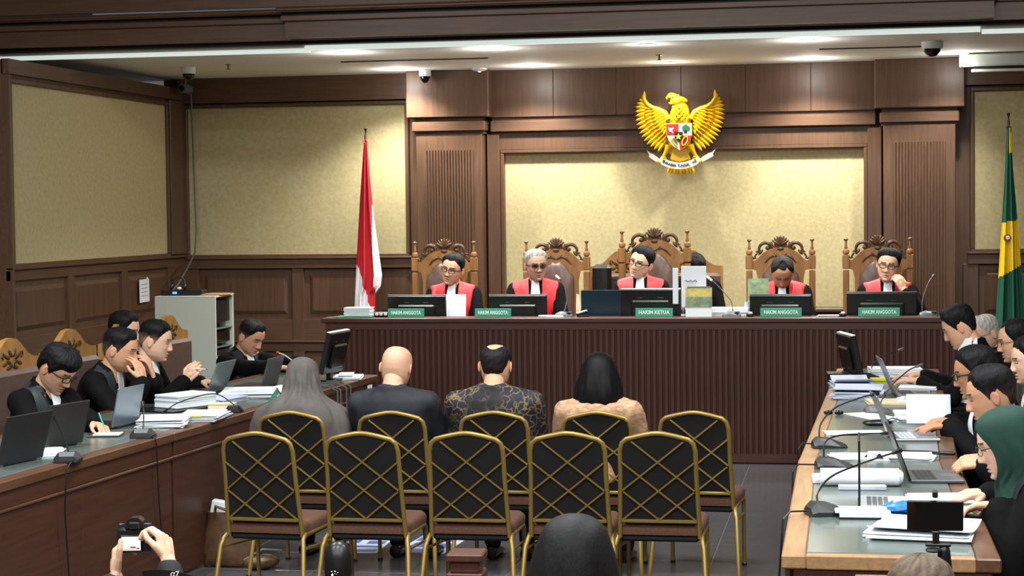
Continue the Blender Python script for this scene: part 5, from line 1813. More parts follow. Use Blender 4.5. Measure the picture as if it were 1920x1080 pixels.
neckmic('slim gooseneck microphone right of the tallest judge chair', (-.93, 15.0, ZL), 0, [(-.93, 14.98, 1.19), (-.95, 15.1, 1.27), (-1.06, 15.25, 1.38), (-1.12, 15.3, 1.43)], WHITEP, None, hl=.05)

def laptop(lbl, x, y, z, rz, w=.33, d=.23, h=.225, open_=104, lid=DGREY, base=SILVER, keys=DGREY, logo=False):
    """hinge at the origin, keyboard towards +Y, lid leaning back"""
    t = thing('laptop', lbl, 'laptop', (x, y, z), rz)
    b = MB().cbox(-w / 2, w / 2, 0, d, 0, .014, .003).build('base', base, t)
    for i in range(5):
        for j in range(4):
            MB().box(-w * .42 + w * .84 * i / 5 + .003, -w * .42 + w * .84 * (i + 1) / 5 - .003, .03 + .022 * j, .048 + .022 * j, .014, .0155).build('key_block', keys, b)
    MB().box(-w * .16, w * .16, d * .62, d * .94, .014, .0146).build('touchpad', keys if base is BLACKP else GREYP, b)
    R = Matrix.Translation((0, 0, .01)) @ Matrix.Rotation(math.radians(open_ - 90), 4, 'X')
    l = MB(R).cbox(-w / 2, w / 2, -.004, .004, 0, h, .003).build('lid', lid, t)
    MB(R).box(-w / 2 + .008, w / 2 - .008, .004, .0044, .015, h - .008).build('screen', mat('laptop_screen', (70, 84, 92), .1, emit=.25), l)
    MB().tube([(-w * .35, 0, .008), (w * .35, 0, .008)], .006, 8).build('hinge', BLACKP, t)
    return t
NB = mat('navy_lid', (28, 52, 66), .3)
laptop('dark blue laptop on the bench beside the presiding judge, its lid to the camera', -2.0, 15.12, 1.085, 2, .34, .23, .27, 96, NB, BLACKP)
t = thing('document_stand', 'cream card leaning at the left edge of the dark blue laptop', 'card', (-2.19, 15.10, 1.10), 0)
MB(Matrix.Rotation(math.radians(-8), 4, 'X')).prism([(-.02, 0), (-.025, .12), (-.022, .235), (.0, .225), (.016, .12), (.0, 0)], -.003, .003).build('card', PAPERC, t)
t = thing('stapler', 'small black stapler with white top left of the dark blue laptop', 'stapler', (-2.13, 14.92, ZL), 35)
MB().cbox(-.05, .05, -.015, .015, 0, .012, .003).build('base', BLACKP, t)
MB(Matrix.Rotation(math.radians(-14), 4, 'Y')).cbox(-.052, .05, -.013, .013, .022, .042, .005).build('arm', BLACKP, t)
MB(Matrix.Rotation(math.radians(-14), 4, 'Y')).cbox(-.05, .045, -.010, .010, .042, .047, .002).build('cap', WHITEP, t)

# desk calendar, boxes and cups right of the presiding judge
PICG = mat('picture_green', (150, 170, 120), .5, kind='noise', rgb2=(84, 104, 92), scale=14)
PICY = mat('picture_yellow', (226, 210, 110), .5, kind='noise', rgb2=(170, 160, 90), scale=18)
t = thing('desk_calendar', 'standing desk calendar with a green and yellow picture on the ledge', 'calendar', (-1.195, 14.9, ZL), 2)
R = Matrix.Rotation(math.radians(-9), 4, 'X')
MB(R).box(-.105, .105, -.002, .002, .0, .235).build('board', PAPER, t)
MB(R).box(-.105, .105, -.0035, -.002, .075, .16).build('picture', PICG, t)
MB(R).box(-.105, .105, -.0035, -.002, .16, .235).build('picture', PICY, t)
MB(Matrix.Translation((0, .075, 0)) @ Matrix.Rotation(math.radians(9), 4, 'X')).box(-.105, .105, -.002, .002, .0, .235).build('back_board', PAPER, t)
MB().tube([(-.09, .037, .235), (.09, .037, .235)], .006, 8).build('spiral', GREYP, t)
t = thing('card_stand', 'tall white card with a line of dark script behind the desk calendar', 'card', (-1.245, 15.05, 1.09), 0)
MB().cbox(-.10, .10, -.006, .006, 0, .465, .003).build('card', PAPER, t)
me = text_mesh('~~~', .06, .0005, bold=.001)
MB().cbox(-.17, -.125, .0, .008, .16, .45, .002).build('side_card', PAPER, t)
sc_ = MB()
sc_.tube([(-.07 + .012 * k, -.008, .345 + .008 * math.sin(k * 2.1)) for k in range(9)], .003, 5)
sc_.build('script_line', mat('ink', (40, 44, 52), .6), t)
t = thing('bottle', 'small dark bottle with a white cap in front of the tallest judge chair', 'bottle', (-1.318, 14.92, ZL))
MB().lathe([(.001, 0), (.017, 0), (.018, .01), (.018, .05), (.011, .062), (.011, .068)], 14).build('body', mat('bottle_dark', (50, 46, 60), .2), t, True)
MB().lathe([(.013, .066), (.016, .070), (.016, .084), (.003, .086)], 14).build('cap', mat('cap_lilac', (214, 206, 236), .4), t, True)
MB().lathe([(.0182, .004), (.0186, .005), (.0186, .022), (.0182, .023)], 14).build('label', WHITEP, t)
stack('stack of white papers on the bench between the calendar and the glass', -.98, 15.25, 1.01, .36, .24, .20, -4)
t = thing('drinking_glass', 'frosted tumbler on the bench left of the judge looking down', 'glass', (-.815, 15.18, 1.01))
MB().lathe([(.001, 0), (.026, 0), (.032, .25), (.029, .25), (.024, .012), (.001, .012)], 18).build('tumbler', mat('frosted_glass', (190, 204, 212), .25), t, True)
t = thing('desk_calendar', 'second picture calendar behind the frosted tumbler', 'calendar', (-.775, 15.42, 1.01), 0)
MB(Matrix.Rotation(math.radians(-8), 4, 'X')).box(-.06, .11, -.003, .003, .0, .43).build('board', PAPER, t)
MB(Matrix.Rotation(math.radians(-8), 4, 'X')).box(-.06, .11, -.0045, -.003, .18, .43).build('picture', PICG, t)
MB(Matrix.Translation((0, .12, 0)) @ Matrix.Rotation(math.radians(8), 4, 'X')).box(-.06, .11, -.003, .003, .0, .43).build('back_board', PAPER, t)
for x, l in ((-.79, 'computer mouse with white top left of the fourth monitor'), (-.065, 'computer mouse with white top left of the rightmost monitor')):
    t = thing('computer_mouse', l, 'mouse', (x, 14.93, ZL), 20)
    MB().ell((0, 0, .012), (.03, .045, .022), 14, 8).build('body', BLACKP, t, True)
    MB().ell((0, -.01, .026), (.018, .022, .013), 12, 8).build('top', WHITEP, t, True)
    MB().tube([(0, .04, .01), (.02, .08, .006), (.05, .09, .005)], .003, 5).build('cable', BLACKP, t)

# ================================================================== left table
ZT = .8225
laptop('dark laptop at the left picture edge on the left table', -3.97, 8.44, ZT, 78, .36, .25, .245, 106, DGREY, SILVER)
laptop('dark grey laptop in front of the man writing', -4.02, 9.05, ZT, 74, .32, .23, .23, 104, mat('graphite_lid', (48, 48, 48), .45), SILVER)
laptop('silver-blue laptop in front of the man pressing his face', -4.05, 9.97, ZT, 84, .31, .23, .225, 102, mat('steel_lid', (124, 136, 146), .3, .4), BLACKP)
laptop('greenish silver laptop in front of the man with the pen', -4.19, 11.92, ZT, 87, .33, .24, .22, 112, mat('sage_lid', (112, 128, 128), .3, .4), BLACKP)
laptop('dark grey laptop in front of the man at the far end of the left table', -3.96, 12.36, ZT, 86, .30, .22, .205, 106, mat('slate_lid', (70, 72, 74), .35), BLACKP)
monitor('black monitor on the far end of the left table, tilted away', -3.66, 12.84, ZT, .38, .30, 84, 14, WHITEP, stand_h=.06)
neckmic('black gooseneck microphone nearest the left picture edge', (-3.77, 8.56, ZT), 15, [(-3.79, 8.60, .865), (-3.84, 8.68, .91), (-4.0, 8.92, .99), (-4.16, 9.16, 1.075)], BLACKP, DGREY,
        cable=[(-3.72, 8.50, .835), (-3.70, 8.42, .83), (-3.715, 8.40, .80), (-3.725, 8.40, .6), (-3.73, 8.45, .2), (-3.72, 8.5, .01)])
neckmic('black gooseneck microphone on the left table before the long paper pile', (-3.76, 9.52, ZT), 10, [(-3.77, 9.54, .865), (-3.775, 9.56, .89), (-3.79, 9.60, .95), (-3.80, 9.62, .975)], BLACKP, DGREY, hl=.03,
        cable=[(-3.70, 9.48, .835), (-3.67, 9.46, .82), (-3.665, 9.46, .78), (-3.665, 9.48, .5), (-3.67, 9.55, .1), (-3.66, 9.6, .01)])
neckmic('small black microphone base among papers on the left table', (-3.68, 10.80, ZT), 10, [(-3.69, 10.82, .86), (-3.80, 10.78, .93), (-3.95, 10.62, .90), (-4.0, 10.5, .86)], BLACKP, BLACKP, .8)
neckmic('microphone with red foam tip at the far end of the left table', (-3.70, 12.52, ZT), 10, [(-3.71, 12.54, .85), (-3.80, 12.6, .93), (-3.95, 12.75, 1.0), (-4.03, 12.82, 1.02)], mat('red_foam', (220, 50, 40), .8), BLACKP, nm=WHITEP, hl=.02)
sheet('loose white sheets beside the laptop at the left picture edge', -4.03, 8.80, ZT, .21, .26, 20, PAPER, 'paper_sheet', 5, .003)
t = thing('notebook', 'small black notebook with a white page under the writing hand', 'notebook', (-3.99, 9.55, ZT), 12)
MB().cbox(-.09, .09, -.07, .07, 0, .008, .002).build('cover', BLACKP, t)
MB().cbox(-.06, .085, -.055, .065, .008, .012, .001).build('page', PAPER, t)
t = thing('pen', 'teal pen held by the man writing', 'pen', (-4.0, 9.585, .85), 0)
MB().tube([(0, 0, -.01), (-.03, .01, .05), (-.05, .02, .09)], [.002, .0045, .0045], 8).build('barrel', mat('teal_plastic', (40, 170, 150), .4), t, True)
MB().tube([(0, 0, -.01), (.003, -.001, -.017)], [.002, .0006], 6).build('nib', BLACKP, t)
t = thing('pen', 'thin white pen held by the man with the faded haircut', 'pen', (-4.315, 11.93, .975), 0)
MB().tube([(-.05, 0, .0), (.0, .0, .008), (.05, .005, .004)], [.004, .004, .003], 8).build('barrel', WHITEP, t)
MB().tube([(.05, .005, .004), (.062, .006, .002)], [.003, .0008], 6).build('nib', BLACKP, t)
stack('thick stack of printed pages on the left table', -4.06, 10.98, ZT + .012, .21, .32, .08, -28)
sheet('black document tray under the thick printed stack', -4.10, 10.92, ZT, .34, .46, -20, BLACKP, 'document_tray', 2, .005)
sheet('long pile of white papers along the edge of the left table', -3.86, 10.08, ZT, .26, .34, 14, PAPER, 'paper_pile', 12, .003, curl=.008)
sheet('pile of white papers with a yellow tab near the gold chairs', -3.74, 10.40, ZT, .24, .36, 4, PAPER, 'paper_pile', 10, .003, curl=.006)
t = thing('sticky_note', 'yellow sticky notes on the paper pile of the left table', 'note', (-3.72, 10.24, ZT + .032), 10)
for q, (dx, dy) in enumerate(((0, 0), (.004, .003), (-.003, .005))):
    MB().box(dx - .028, dx + .028, dy - .028, dy + .028, q * .002, q * .002 + .0016).build('note_leaf', mat('note_yellow', (226, 232, 90), .7), t)
sheet('white paper pile behind the cream box on the left table', -3.98, 11.38, ZT, .24, .32, -12, PAPERB, 'paper_pile', 9, .003)
t = thing('card_box', 'small cream cardboard box among papers on the left table', 'box', (-3.80, 10.92, ZT), 8)
MB().cbox(-.08, .08, -.05, .05, 0, .03, .003).build('body', PAPERC, t)
MB().cbox(-.082, .082, -.052, .052, .03, .038, .002).build('lid', PAPERC, t)
sheet('wide spread of white papers on the far half of the left table', -3.90, 11.80, ZT, .40, .52, 8, PAPER, 'paper_spread', 7, .003, curl=.01, lines=True)
sheet('white papers behind the woman in the grey headscarf', -3.76, 12.15, ZT, .26, .34, -8, PAPER, 'paper_pile', 6, .003)
t = thing('folder', 'green folder standing open on the left table by the grey headscarf', 'folder', (-3.62, 11.30, ZT), 20)
MB(Matrix.Rotation(math.radians(35), 4, 'Y')).box(-.002, .002, -.14, .14, 0, .10).build('cover', GRNF, t)
MB(Matrix.Translation((.11, 0, 0)) @ Matrix.Rotation(math.radians(-35), 4, 'Y')).box(-.002, .002, -.14, .14, 0, .10).build('cover', BLACKP, t)
sheet('white papers on the far end of the left table beside the monitor', -3.58, 13.05, ZT, .20, .30, 10, PAPER, 'paper_pile', 5, .003)
sheet('blue-white folder at the end corner of the left table', -3.62, 13.12, ZT + .018, .10, .30, 14, PAPERB, 'folder', 2, .003)
t = thing('adhesive_label', 'white label stuck on the end of the left table edge', 'label', (-3.443, 13.12, .735), -3.5)
MB().box(-.001, .003, -.05, .05, -.03, .03).build('label_sheet', PAPER, t)
MB().box(.003, .0035, -.004, .004, -.02, .02).build('print_mark', MATS['print_grey'], t)
t = thing('cable_bundle', 'loose grey cables hanging over the edge of the left table by the monitor', 'cable', (-3.55, 12.6, .78))
for k, (y, dz) in enumerate(((-.28, -.28), (-.2, -.36), (-.05, -.3), (.06, -.42))):
    MB().tube([(-.10, y + .05, .05), (.02, y, .052), (.09, y, .02), (.095, y - .02, dz * .6), (.09, y - .08, dz), (.085, y - .12, dz * .8)], .005, 6).build('cable', GREYP, t, True)

# ================================================================== right table
neckmic('black gooseneck microphone nearest the camera on the right table', (-.09, 7.34, ZT), -70, [(-.13, 7.36, .86), (-.13, 7.40, .90), (-.07, 7.52, .95), (.08, 7.72, .985), (.17, 7.84, 1.0)], BLACKP, DGREY, 1.0,
        cable=[(-.17, 7.33, .835), (-.235, 7.28, .84), (-.26, 7.22, .82), (-.275, 7.16, .6), (-.28, 7.12, .2), (-.27, 7.10, .005)])
neckmic('second black gooseneck microphone from the camera on the right table', (-.08, 8.66, ZT), -80, [(-.125, 8.70, .86), (-.12, 8.72, .93), (-.06, 8.78, .955), (.06, 8.86, .955), (.14, 8.92, .95)], BLACKP, DGREY, 1.0,
        cable=[(-.16, 8.66, .835), (-.24, 8.64, .838), (-.265, 8.6, .81), (-.27, 8.55, .5), (-.27, 8.5, .1)])
neckmic('third black gooseneck microphone from the camera on the right table', (-.11, 9.40, ZT), -80, [(-.16, 9.46, .86), (-.15, 9.50, .93), (-.08, 9.58, 1.0), (.04, 9.68, 1.04), (.10, 9.74, 1.05)], BLACKP, DGREY, 1.0,
        cable=[(-.19, 9.42, .835), (-.24, 9.42, .838), (-.262, 9.4, .81), (-.265, 9.38, .5)])
neckmic('fourth black gooseneck microphone from the camera on the right table', (.15, 11.0, ZT), -80, [(.16, 11.02, .85), (.18, 11.05, .90), (.24, 11.1, .98), (.33, 11.2, 1.05), (.38, 11.25, 1.07)], GREYP, GREYP, .9)
neckmic('gooseneck microphone farthest along the right table', (.12, 13.2, ZT), -80, [(.13, 13.2, .86), (.16, 13.25, .93), (.24, 13.35, .97), (.33, 13.45, 1.0)], GREYP, DGREY, .9)
laptop('silver laptop of the man with black-rimmed glasses on the right table', .20, 9.80, ZT, -84, .32, .23, .24, 112, SILVER, SILVER, mat('key_light', (196, 204, 210), .5))
laptop('dark laptop in front of the short-haired man on the right table', .24, 8.36, ZT, -86, .33, .23, .235, 110, BLACKP, mat('gunmetal', (96, 104, 108), .35, .5), DGREY)
laptop('white laptop with upright lid near the end of the right table', .03, 7.60, ZT, -90, .28, .22, .265, 90, BLACKP, mat('pearl_base', (206, 212, 212), .4), mat('key_grey', (110, 116, 118), .5))
laptop('thin silver laptop at the far end of the right table', .27, 12.05, ZT, -84, .30, .22, .25, 113, SILVER, SILVER)
monitor('black monitor on the far end of the right table', .02, 12.98, ZT, .42, .28, -76, 12, WHITEP, stand_h=.05)
t = thing('set_top_box', 'small black box on the far corner of the right table', 'box', (-.09, 13.02, ZT), 4)
MB().cbox(-.07, .07, -.09, .09, 0, .05, .006).build('body', BLACKP, t)
MB().cbox(-.075, .075, -.095, .095, .05, .056, .002).build('lid', DGREY, t)
MB().tube([(.03, .05, .055), (.08, .06, .12), (.1, .08, .16)], .003, 5).build('cable', GREYP, t)
sheet('white sheet on the right table beside the third microphone', .01, 10.0, ZT, .30, .20, 8, PAPER, 'paper_sheet', 2, .002)
sheet('white papers clipped with a black clip on the right table', .04, 9.0, ZT, .26, .20, 6, PAPER, 'paper_sheet', 4, .003)
t = thing('binder_clip', 'small black binder clip on white papers of the right table', 'clip', (.13, 8.93, ZT + .012), 0)
MB().prism([(-.018, 0), (.018, 0), (.006, .016), (-.006, .016)], -.02, .02).build('clip_body', BLACKP, t)
MB().tube([(-.012, -.01, .012), (-.03, -.012, .016), (-.03, .012, .016), (-.012, .01, .012)], .0015, 5).build('clip_wire', SILVER, t)
sheet('white papers in front of the dark laptop on the right table', .23, 9.02, ZT, .30, .19, -4, PAPER, 'paper_sheet', 6, .003)
t = thing('rolled_papers', 'thick curled bundle of white papers behind the nearest microphone', 'paper', (.04, 8.08, ZT), 3)
for k in range(4):
    r = .034 - .005 * k
    prof = [(.20 - .02 * k, .006 + .004 * k), (.12, .035 + .002 * k), (.05, .036 + r)] + [(.0 + .02 - r * math.sin(q), .036 + r * math.cos(q)) for q in [PI * i / 10 for i in range(11)]] + [(.05, .036 - r)]
    P = [[Vector((-.17 + .33 * j / 6 + .006 * k, y, z)) for j in range(7)] for y, z in prof]
    mb = MB(); mb.grid(P, .0025, (0, 0, 1)); mb.build('leaf', PAPERB if k % 2 else PAPER, t, 50)
MB().cbox(-.2, .1, .08, .26, 0, .02, .003).build('bundle', PAPER, t)
MB().cbox(-.1, .1, -.11, -.07, 0, .02, .003).build('bundle', PAPERB, t)
MB().cbox(-.15, .0, .1, .2, 0, .03, .003).build('bundle', PAPER, t)
t = thing('notebook', 'white notebook lying before the white laptop on the right table', 'notebook', (.05, 7.28, ZT), 2)
MB().cbox(-.10, .10, -.055, .06, .0, .006, .002).build('cover', BLACKP, t)
MB().cbox(-.098, .098, -.053, .058, .006, .022, .002).build('pages', PAPER, t)
MB().cbox(-.115, .085, -.05, .07, .022, .032, .002).build('pages', PAPER, t)
BLUEP = mat('blue_plastic_pack', (60, 140, 214), .25, kind='noise', rgb2=(30, 96, 180), scale=20)
t = thing('plastic_pack', 'crumpled blue plastic pack on the right table behind the phone', 'pack', (.20, 7.38, ZT), 10)
rows = []
rn = random.Random(3)
for q, (x, wy, hh) in enumerate(((-.10, .01, .008), (-.085, .04, .03), (-.04, .055, .05), (.02, .06, .055), (.07, .05, .04), (.10, .03, .015))):
    rows.append([Vector((x + rn.uniform(-.006, .006), wy * math.cos(a) + rn.uniform(-.006, .006), max(0.0, hh * (.5 + .5 * math.sin(a)) + rn.uniform(-.005, .005)))) for a in [2 * PI * k / 12 for k in range(12)]])
mb = MB(); mb.rings(rows); mb.build('wrapper', BLUEP, t)
MB(Matrix.Rotation(.4, 4, 'Z')).cbox(-.05, .03, -.01, .0, .045, .058, .002).build('white_flap', PAPER, t)
sheet('fanned white papers at the near end of the right table', .25, 6.92, ZT, .36, .28, -10, PAPER, 'paper_pile', 6, .004, curl=.02, jit=.03)
sheet('white printed pages in front of the woman in the green headscarf', .37, 7.72, ZT, .26, .34, 8, PAPER, 'paper_sheet', 3, .002, lines=True)
t = thing('tablet', 'small printed card and black tablet under the hand of the woman in the green headscarf', 'tablet', (.40, 7.36, ZT), 6)
MB().cbox(-.09, .09, -.07, .07, 0, .008, .003).build('slab', BLACKP, t)
MB().box(-.08, .06, -.05, .06, .008, .009).build('picture', PICG, t)
t = thing('document_tray', 'black wire tray behind the dark laptop on the right table', 'tray', (.14, 8.30, ZT), 4)
MB().cbox(-.11, .07, -.09, .09, 0, .012, .003).build('tray_base', BLACKP, t)
MB().cbox(-.10, .06, -.08, .08, .02, .032, .003).build('tray_top', BLACKP, t)
MB().tube([(-.1, -.09, .014), (.06, -.09, .02), (.07, .05, .05)], .003, 6).build('wire', SILVER, t)
t = thing('cable_coil', 'black cable lying beside the short-haired man on the right table', 'cable', (.36, 9.16, ZT))
MB().tube([(-.12, .06, .006), (-.06, .02, .01), (0, .0, .012), (.05, -.03, .01), (.09, -.04, .008)], .007, 7).build('cable', BLACKP, t, True)
MB().capsule((.06, -.03, .012), (.12, -.05, .012), .010, .010).build('plug', BLACKP, t, True)
t = thing('stapled_report', 'bluish page held up by the man at the right table', 'paper', (.40, 10.30, ZT + .02), 0)
MB(Matrix.Translation((.0, .0, .0)) @ Matrix.Rotation(math.radians(-28), 4, 'X')).box(-.105, .13, -.001, .001, 0, .17).build('leaf', PAPERB, t)
MB(Matrix.Translation((.0, .012, .0)) @ Matrix.Rotation(math.radians(-28), 4, 'X')).box(-.10, .125, -.001, .001, 0, .165).build('leaf', PAPER, t)
stack('low pile of white booklets behind the silver laptop on the right table', .34, 10.62, ZT, .20, .20, .05, 3)
t = thing('pouch', 'flat black pouch lying on the right table', 'pouch', (.14, 10.36, ZT), 10)
MB().ell((0, 0, .015), (.085, .04, .018), 16, 8).build('body', BLACKP, t, True)
MB().tube([(.05, .0, .028), (.09, .03, .035), (.14, .02, .02)], .003, 6).build('strap', BLACKP, t)
sheet('white sheet crossing the right table beside the black pouch', .12, 10.78, ZT, .16, .42, 28, PAPER, 'paper_sheet', 2, .002)
sheet('pile of open papers across the middle of the right table', .05, 11.9, ZT, .30, .36, -6, PAPERB, 'paper_pile', 12, .004, curl=.02)
sheet('beige folder on the right table beside the fourth microphone', .22, 11.55, ZT, .26, .22, 6, PAPERC, 'folder', 4, .004)
sheet('open white booklet before the hand of the man in the grey shirt', .42, 11.65, ZT, .28, .30, -6, PAPER, 'booklet', 6, .003, lines=True)
sheet('curled bluish papers at the far left of the right table', -.0, 12.45, ZT, .24, .30, 12, PAPERB, 'paper_pile', 12, .004, curl=.03)
stack('pale roll-edged document pile below the far gooseneck microphone', .30, 13.30, ZT, .36, .22, .07, 4)
t = thing('highlighter_box', 'yellow and black box on the far end of the right table', 'box', (.19, 13.02, ZT), 4)
MB().cbox(-.06, .06, -.04, .04, 0, .02, .003).build('body', mat('box_yellow', (226, 216, 40), .5), t)
MB().cbox(.06, .10, -.04, .04, 0, .02, .003).build('end', BLACKP, t)
stack('white booklets under the hands of the man with the white collar', .44, 12.50, ZT, .24, .30, .02, -5)
t = thing('spectacles', 'black sunglasses lying near the edge of the right table', 'glasses', (-.10, 10.85, ZT), 0)
for s in (-1, 1):
    MB().ell((s * .03, 0, .014), (.026, .006, .014), 12, 6).build('lens', BLACKG, t, True)
    MB().tube([(s * .055, .0, .02), (s * .055, .06, .01)], .003, 6).build('temple', BLACKP, t)
t = thing('drawer_bracket', 'pale wooden bracket under the near end of the right table', 'bracket', (.085, 6.462, .72), 0)
MB().cbox(-.075, .075, -.012, .0, .0, .04, .003).build('plate', TABE, t)
for s in (-1, 1):
    MB().cbox(s * .075 - .008, s * .075 + .008, -.012, 0, -.10, -.04, .003).build('tab', SILVER, t)

# ================================================================== rack cabinet and wall things at the left
CABM = mat('cabinet_grey', (190, 196, 184), .5)
t = thing('rack_cabinet', 'pale grey equipment rack cabinet open at its right side', 'cabinet', (-5.92, 15.3, 0))
MB().cbox(0, .55, 0, .02, .62, 1.30, .003).build('side_panel', CABM, t)
MB().cbox(0, .55, .46, .48, .62, 1.30, .003).build('side_panel', CABM, t)
MB().cbox(0, .02, .02, .46, .62, 1.30, .003).build('rear_panel', CABM, t)
MB().cbox(0, .55, 0, .48, 1.30, 1.315, .003).build('top_panel', CABM, t)
MB().cbox(0, .55, 0, .48, .60, .62, .003).build('bottom_panel', CABM, t)
for z in (1.02, .86):
    MB().cbox(.02, .54, .02, .46, z, z + .012, .002).build('shelf', GREYP, t)
for z0, z1, m in ((1.08, 1.27, BLACKP), (.90, 1.0, BLACKG), (.64, .72, PAPERB), (.73, .78, PAPER), (.79, .84, BLACKP)):
    MB().cbox(.05, .53, .05, .43, z0, z1, .006).build('equipment_unit', m, t)
for x in (.05, .5):
    for y in (.05, .43):
        MB().cbox(x - .02, x + .02, y - .02, y + .02, 0, .60, .003).build('leg', BLACKP, t)
MB().box(.03, .53, .03, .45, .1, .12).build('lower_shelf', BLACKP, t)
t = thing('network_router', 'black router with two lights on top of the rack cabinet', 'router', (-5.74, 15.5, 1.315), 5)
MB().cbox(-.16, .20, -.1, .1, 0, .045, .008).build('body', BLACKP, t)
MB().cbox(-.06, -.02, -.103, -.1, .015, .035, .001).build('blue_light', mat('blue_light', (90, 150, 230), .4, emit=.6), t)
MB().tube([(.16, -.08, .045), (.165, -.105, .03), (.165, -.115, -.05), (.17, -.115, -.11)], .004, 6).build('cable', BLACKP, t, True)
MB().capsule((.17, -.115, -.11), (.168, -.115, -.15), .007, .009).build('plug', BLACKP, t)
t = thing('headset', 'black headset resting on the router of the rack cabinet', 'headset', (-5.78, 15.52, 1.36), 0)
MB().tube([(-.06, 0, .02), (-.055, 0, .09), (0, 0, .115), (.055, 0, .09), (.06, 0, .02)], .008, 8).build('band', BLACKP, t, True)
for s in (-1, 1):
    MB().ell((s * .06, 0, .025), (.016, .03, .03), 12, 8).build('ear_cup', BLACKP, t, True)
MB().ell((.02, -.04, .015), (.022, .02, .014), 10, 6).build('plug', WHITEP, t, True)
sheet('brown envelope on the top right of the rack cabinet', -5.45, 15.56, 1.315, .20, .30, -8, mat('kraft_paper', (178, 146, 98), .7), 'envelope', 3, .004)
t = thing('wall_notice', 'white printed sheet pinned to the left wall panelling', 'paper', (-6.372, 16.22, 1.33), 0)
MB(Matrix.Rotation(math.radians(1), 4, 'X')).box(0, .0015, -.12, .12, -.11, .10).build('sheet', PAPER, t)
for k in range(4):
    MB(Matrix.Rotation(math.radians(1), 4, 'X')).box(.0015, .002, -.08, .08, .05 - .035 * k, .056 - .035 * k).build('print_line', MATS['print_grey'], t)
MB().ell((.004, .07, .10), (.006, .018, .018), 8, 6).build('hook', WHITEP, t)

# ================================================================== floor things
BAG = mat('brown_leather_bag', (104, 74, 46), .55, kind='noise', rgb2=(70, 48, 30), scale=14, bump=.3)
t = thing('tote_bag', 'slouching brown leather tote bag on the floor by the left table', 'bag', (-3.52, 10.22, 0), 8)
rows = []
rn = random.Random(5)
for z, wx, wy in ((0, .15, .085), (.02, .165, .095), (.1, .16, .09), (.2, .14, .075), (.27, .13, .06), (.31, .135, .055)):
    rows.append([Vector((wx * math.copysign(abs(math.cos(a)) ** .6, math.cos(a)) * (1 + .05 * math.sin(5 * a + z * 20)), wy * math.copysign(abs(math.sin(a)) ** .6, math.sin(a)) * (1 + .12 * math.sin(4 * a + z * 31)), z)) for a in [2 * PI * k / 28 for k in range(28)]])
mb = MB(); mb.rings(rows); mb.build('body', BAG, t, 60)
for s in (-1, 1):
    MB().tube([(-.08, s * .055, .28), (-.07, s * .075, .35), (0, s * .10, .33), (.07, s * .085, .30), (.09, s * .055, .27)], .009, 8).build('handle', BAG, t, True)
MB(Matrix.Translation((-.06, 0, .2)) @ Matrix.Rotation(.18, 4, 'Y')).cbox(-.07, .07, -.035, .035, 0, .17, .004).build('box_inside', PAPER, t)
t = thing('snack_bag', 'dark patterned pouch lying beside the brown tote bag', 'pouch', (-3.30, 10.10, 0), 30)
MB().ell((0, 0, .045), (.11, .06, .045), 14, 8).build('body', mat('patterned_pouch', (48, 38, 30), .35, kind='noise', rgb2=(110, 84, 46), scale=40), t, True)
MB().tube([(-.1, 0, .06), (0, -.03, .12), (.12, .0, .10)], .006, 6).build('strap', SILVER, t, True)
LFB = mat('leaflet_blue', (66, 92, 180), .4)
t = thing('leaflet', 'blue and white printed sheet on the floor under the gold chairs', 'leaflet', (-2.93, 10.95, 0.0005), 2)
MB().box(-.15, .15, -.30, .28, 0, .002).build('sheet', PAPERB, t)
for (x0, x1, y0, y1) in ((-.14, -.03, .02, .25), (.0, .14, .15, .25), (.02, .13, .0, .1), (-.13, .12, -.12, -.06), (-.12, -.02, -.26, -.2), (.01, .13, -.27, -.18)):
    MB().box(x0, x1, y0, y1, .002, .0025).build('print_patch', LFB, t)
t = thing('leaflet', 'second blue and white printed sheet on the floor beside the bald man', 'leaflet', (-2.50, 10.98, 0.0005), -4)
MB().box(-.15, .15, -.28, .28, 0, .002).build('sheet', PAPERB, t)
for (x0, x1, y0, y1) in ((-.14, .1, .1, .25), (-.12, .14, -.1, .04), (-.13, .05, -.26, -.16)):
    MB().box(x0, x1, y0, y1, .002, .0025).build('print_patch', LFB, t)

# newel post of the public barrier
NEW = mat('newel_wood', (88, 50, 38), .35, kind='wood', rgb2=(70, 40, 30), scale=3, stretch=VS)
t = thing('newel_post', 'square wooden post with stepped cap in the foreground', 'post', (-1.503, 7.2, 0), 3)
MB().cbox(-.055, .055, -.055, .055, 0, .56, .004).build('shaft', NEW, t)
MB().cbox(-.072, .072, -.072, .072, .555, .595, .005).build('collar', NEW, t)
MB().cbox(-.058, .058, -.058, .058, .595, .64, .004).build('neck', NEW, t)
MB().cbox(-.074, .074, -.074, .074, .64, .672, .006).build('cap', NEW, t)
# black lens device on a pole
t = thing('video_camera', 'black egg-shaped video camera with a glossy lens on a pole', 'camera', (-2.03, 7.2, 0), -12)
MB().lathe([(.03, .49), (.05, .52), (.057, .58), (.054, .64), (.04, .685), (.02, .70), (.003, .704)], 20).build('body', BLACKP, t, True)
MB().ell((0, -.035, .565), (.04, .035, .04), 18, 12).build('lens', BLACKG, t, True)
MB().ell((-.018, -.066, .548), (.004, .003, .004), 8, 6).build('green_light', mat('green_led', (120, 240, 130), .4, emit=2), t)
MB().ell((.008, -.069, .578), (.004, .003, .004), 8, 6).build('white_light', mat('white_led', (200, 226, 250), .4, emit=2), t)
MB().tube([(0, 0, .02), (0, 0, .5)], .012).build('pole', BLACKP, t)
MB().lathe([(.12, 0), (.12, .012), (.03, .025), (.012, .04)], 18).build('foot', BLACKP, t)

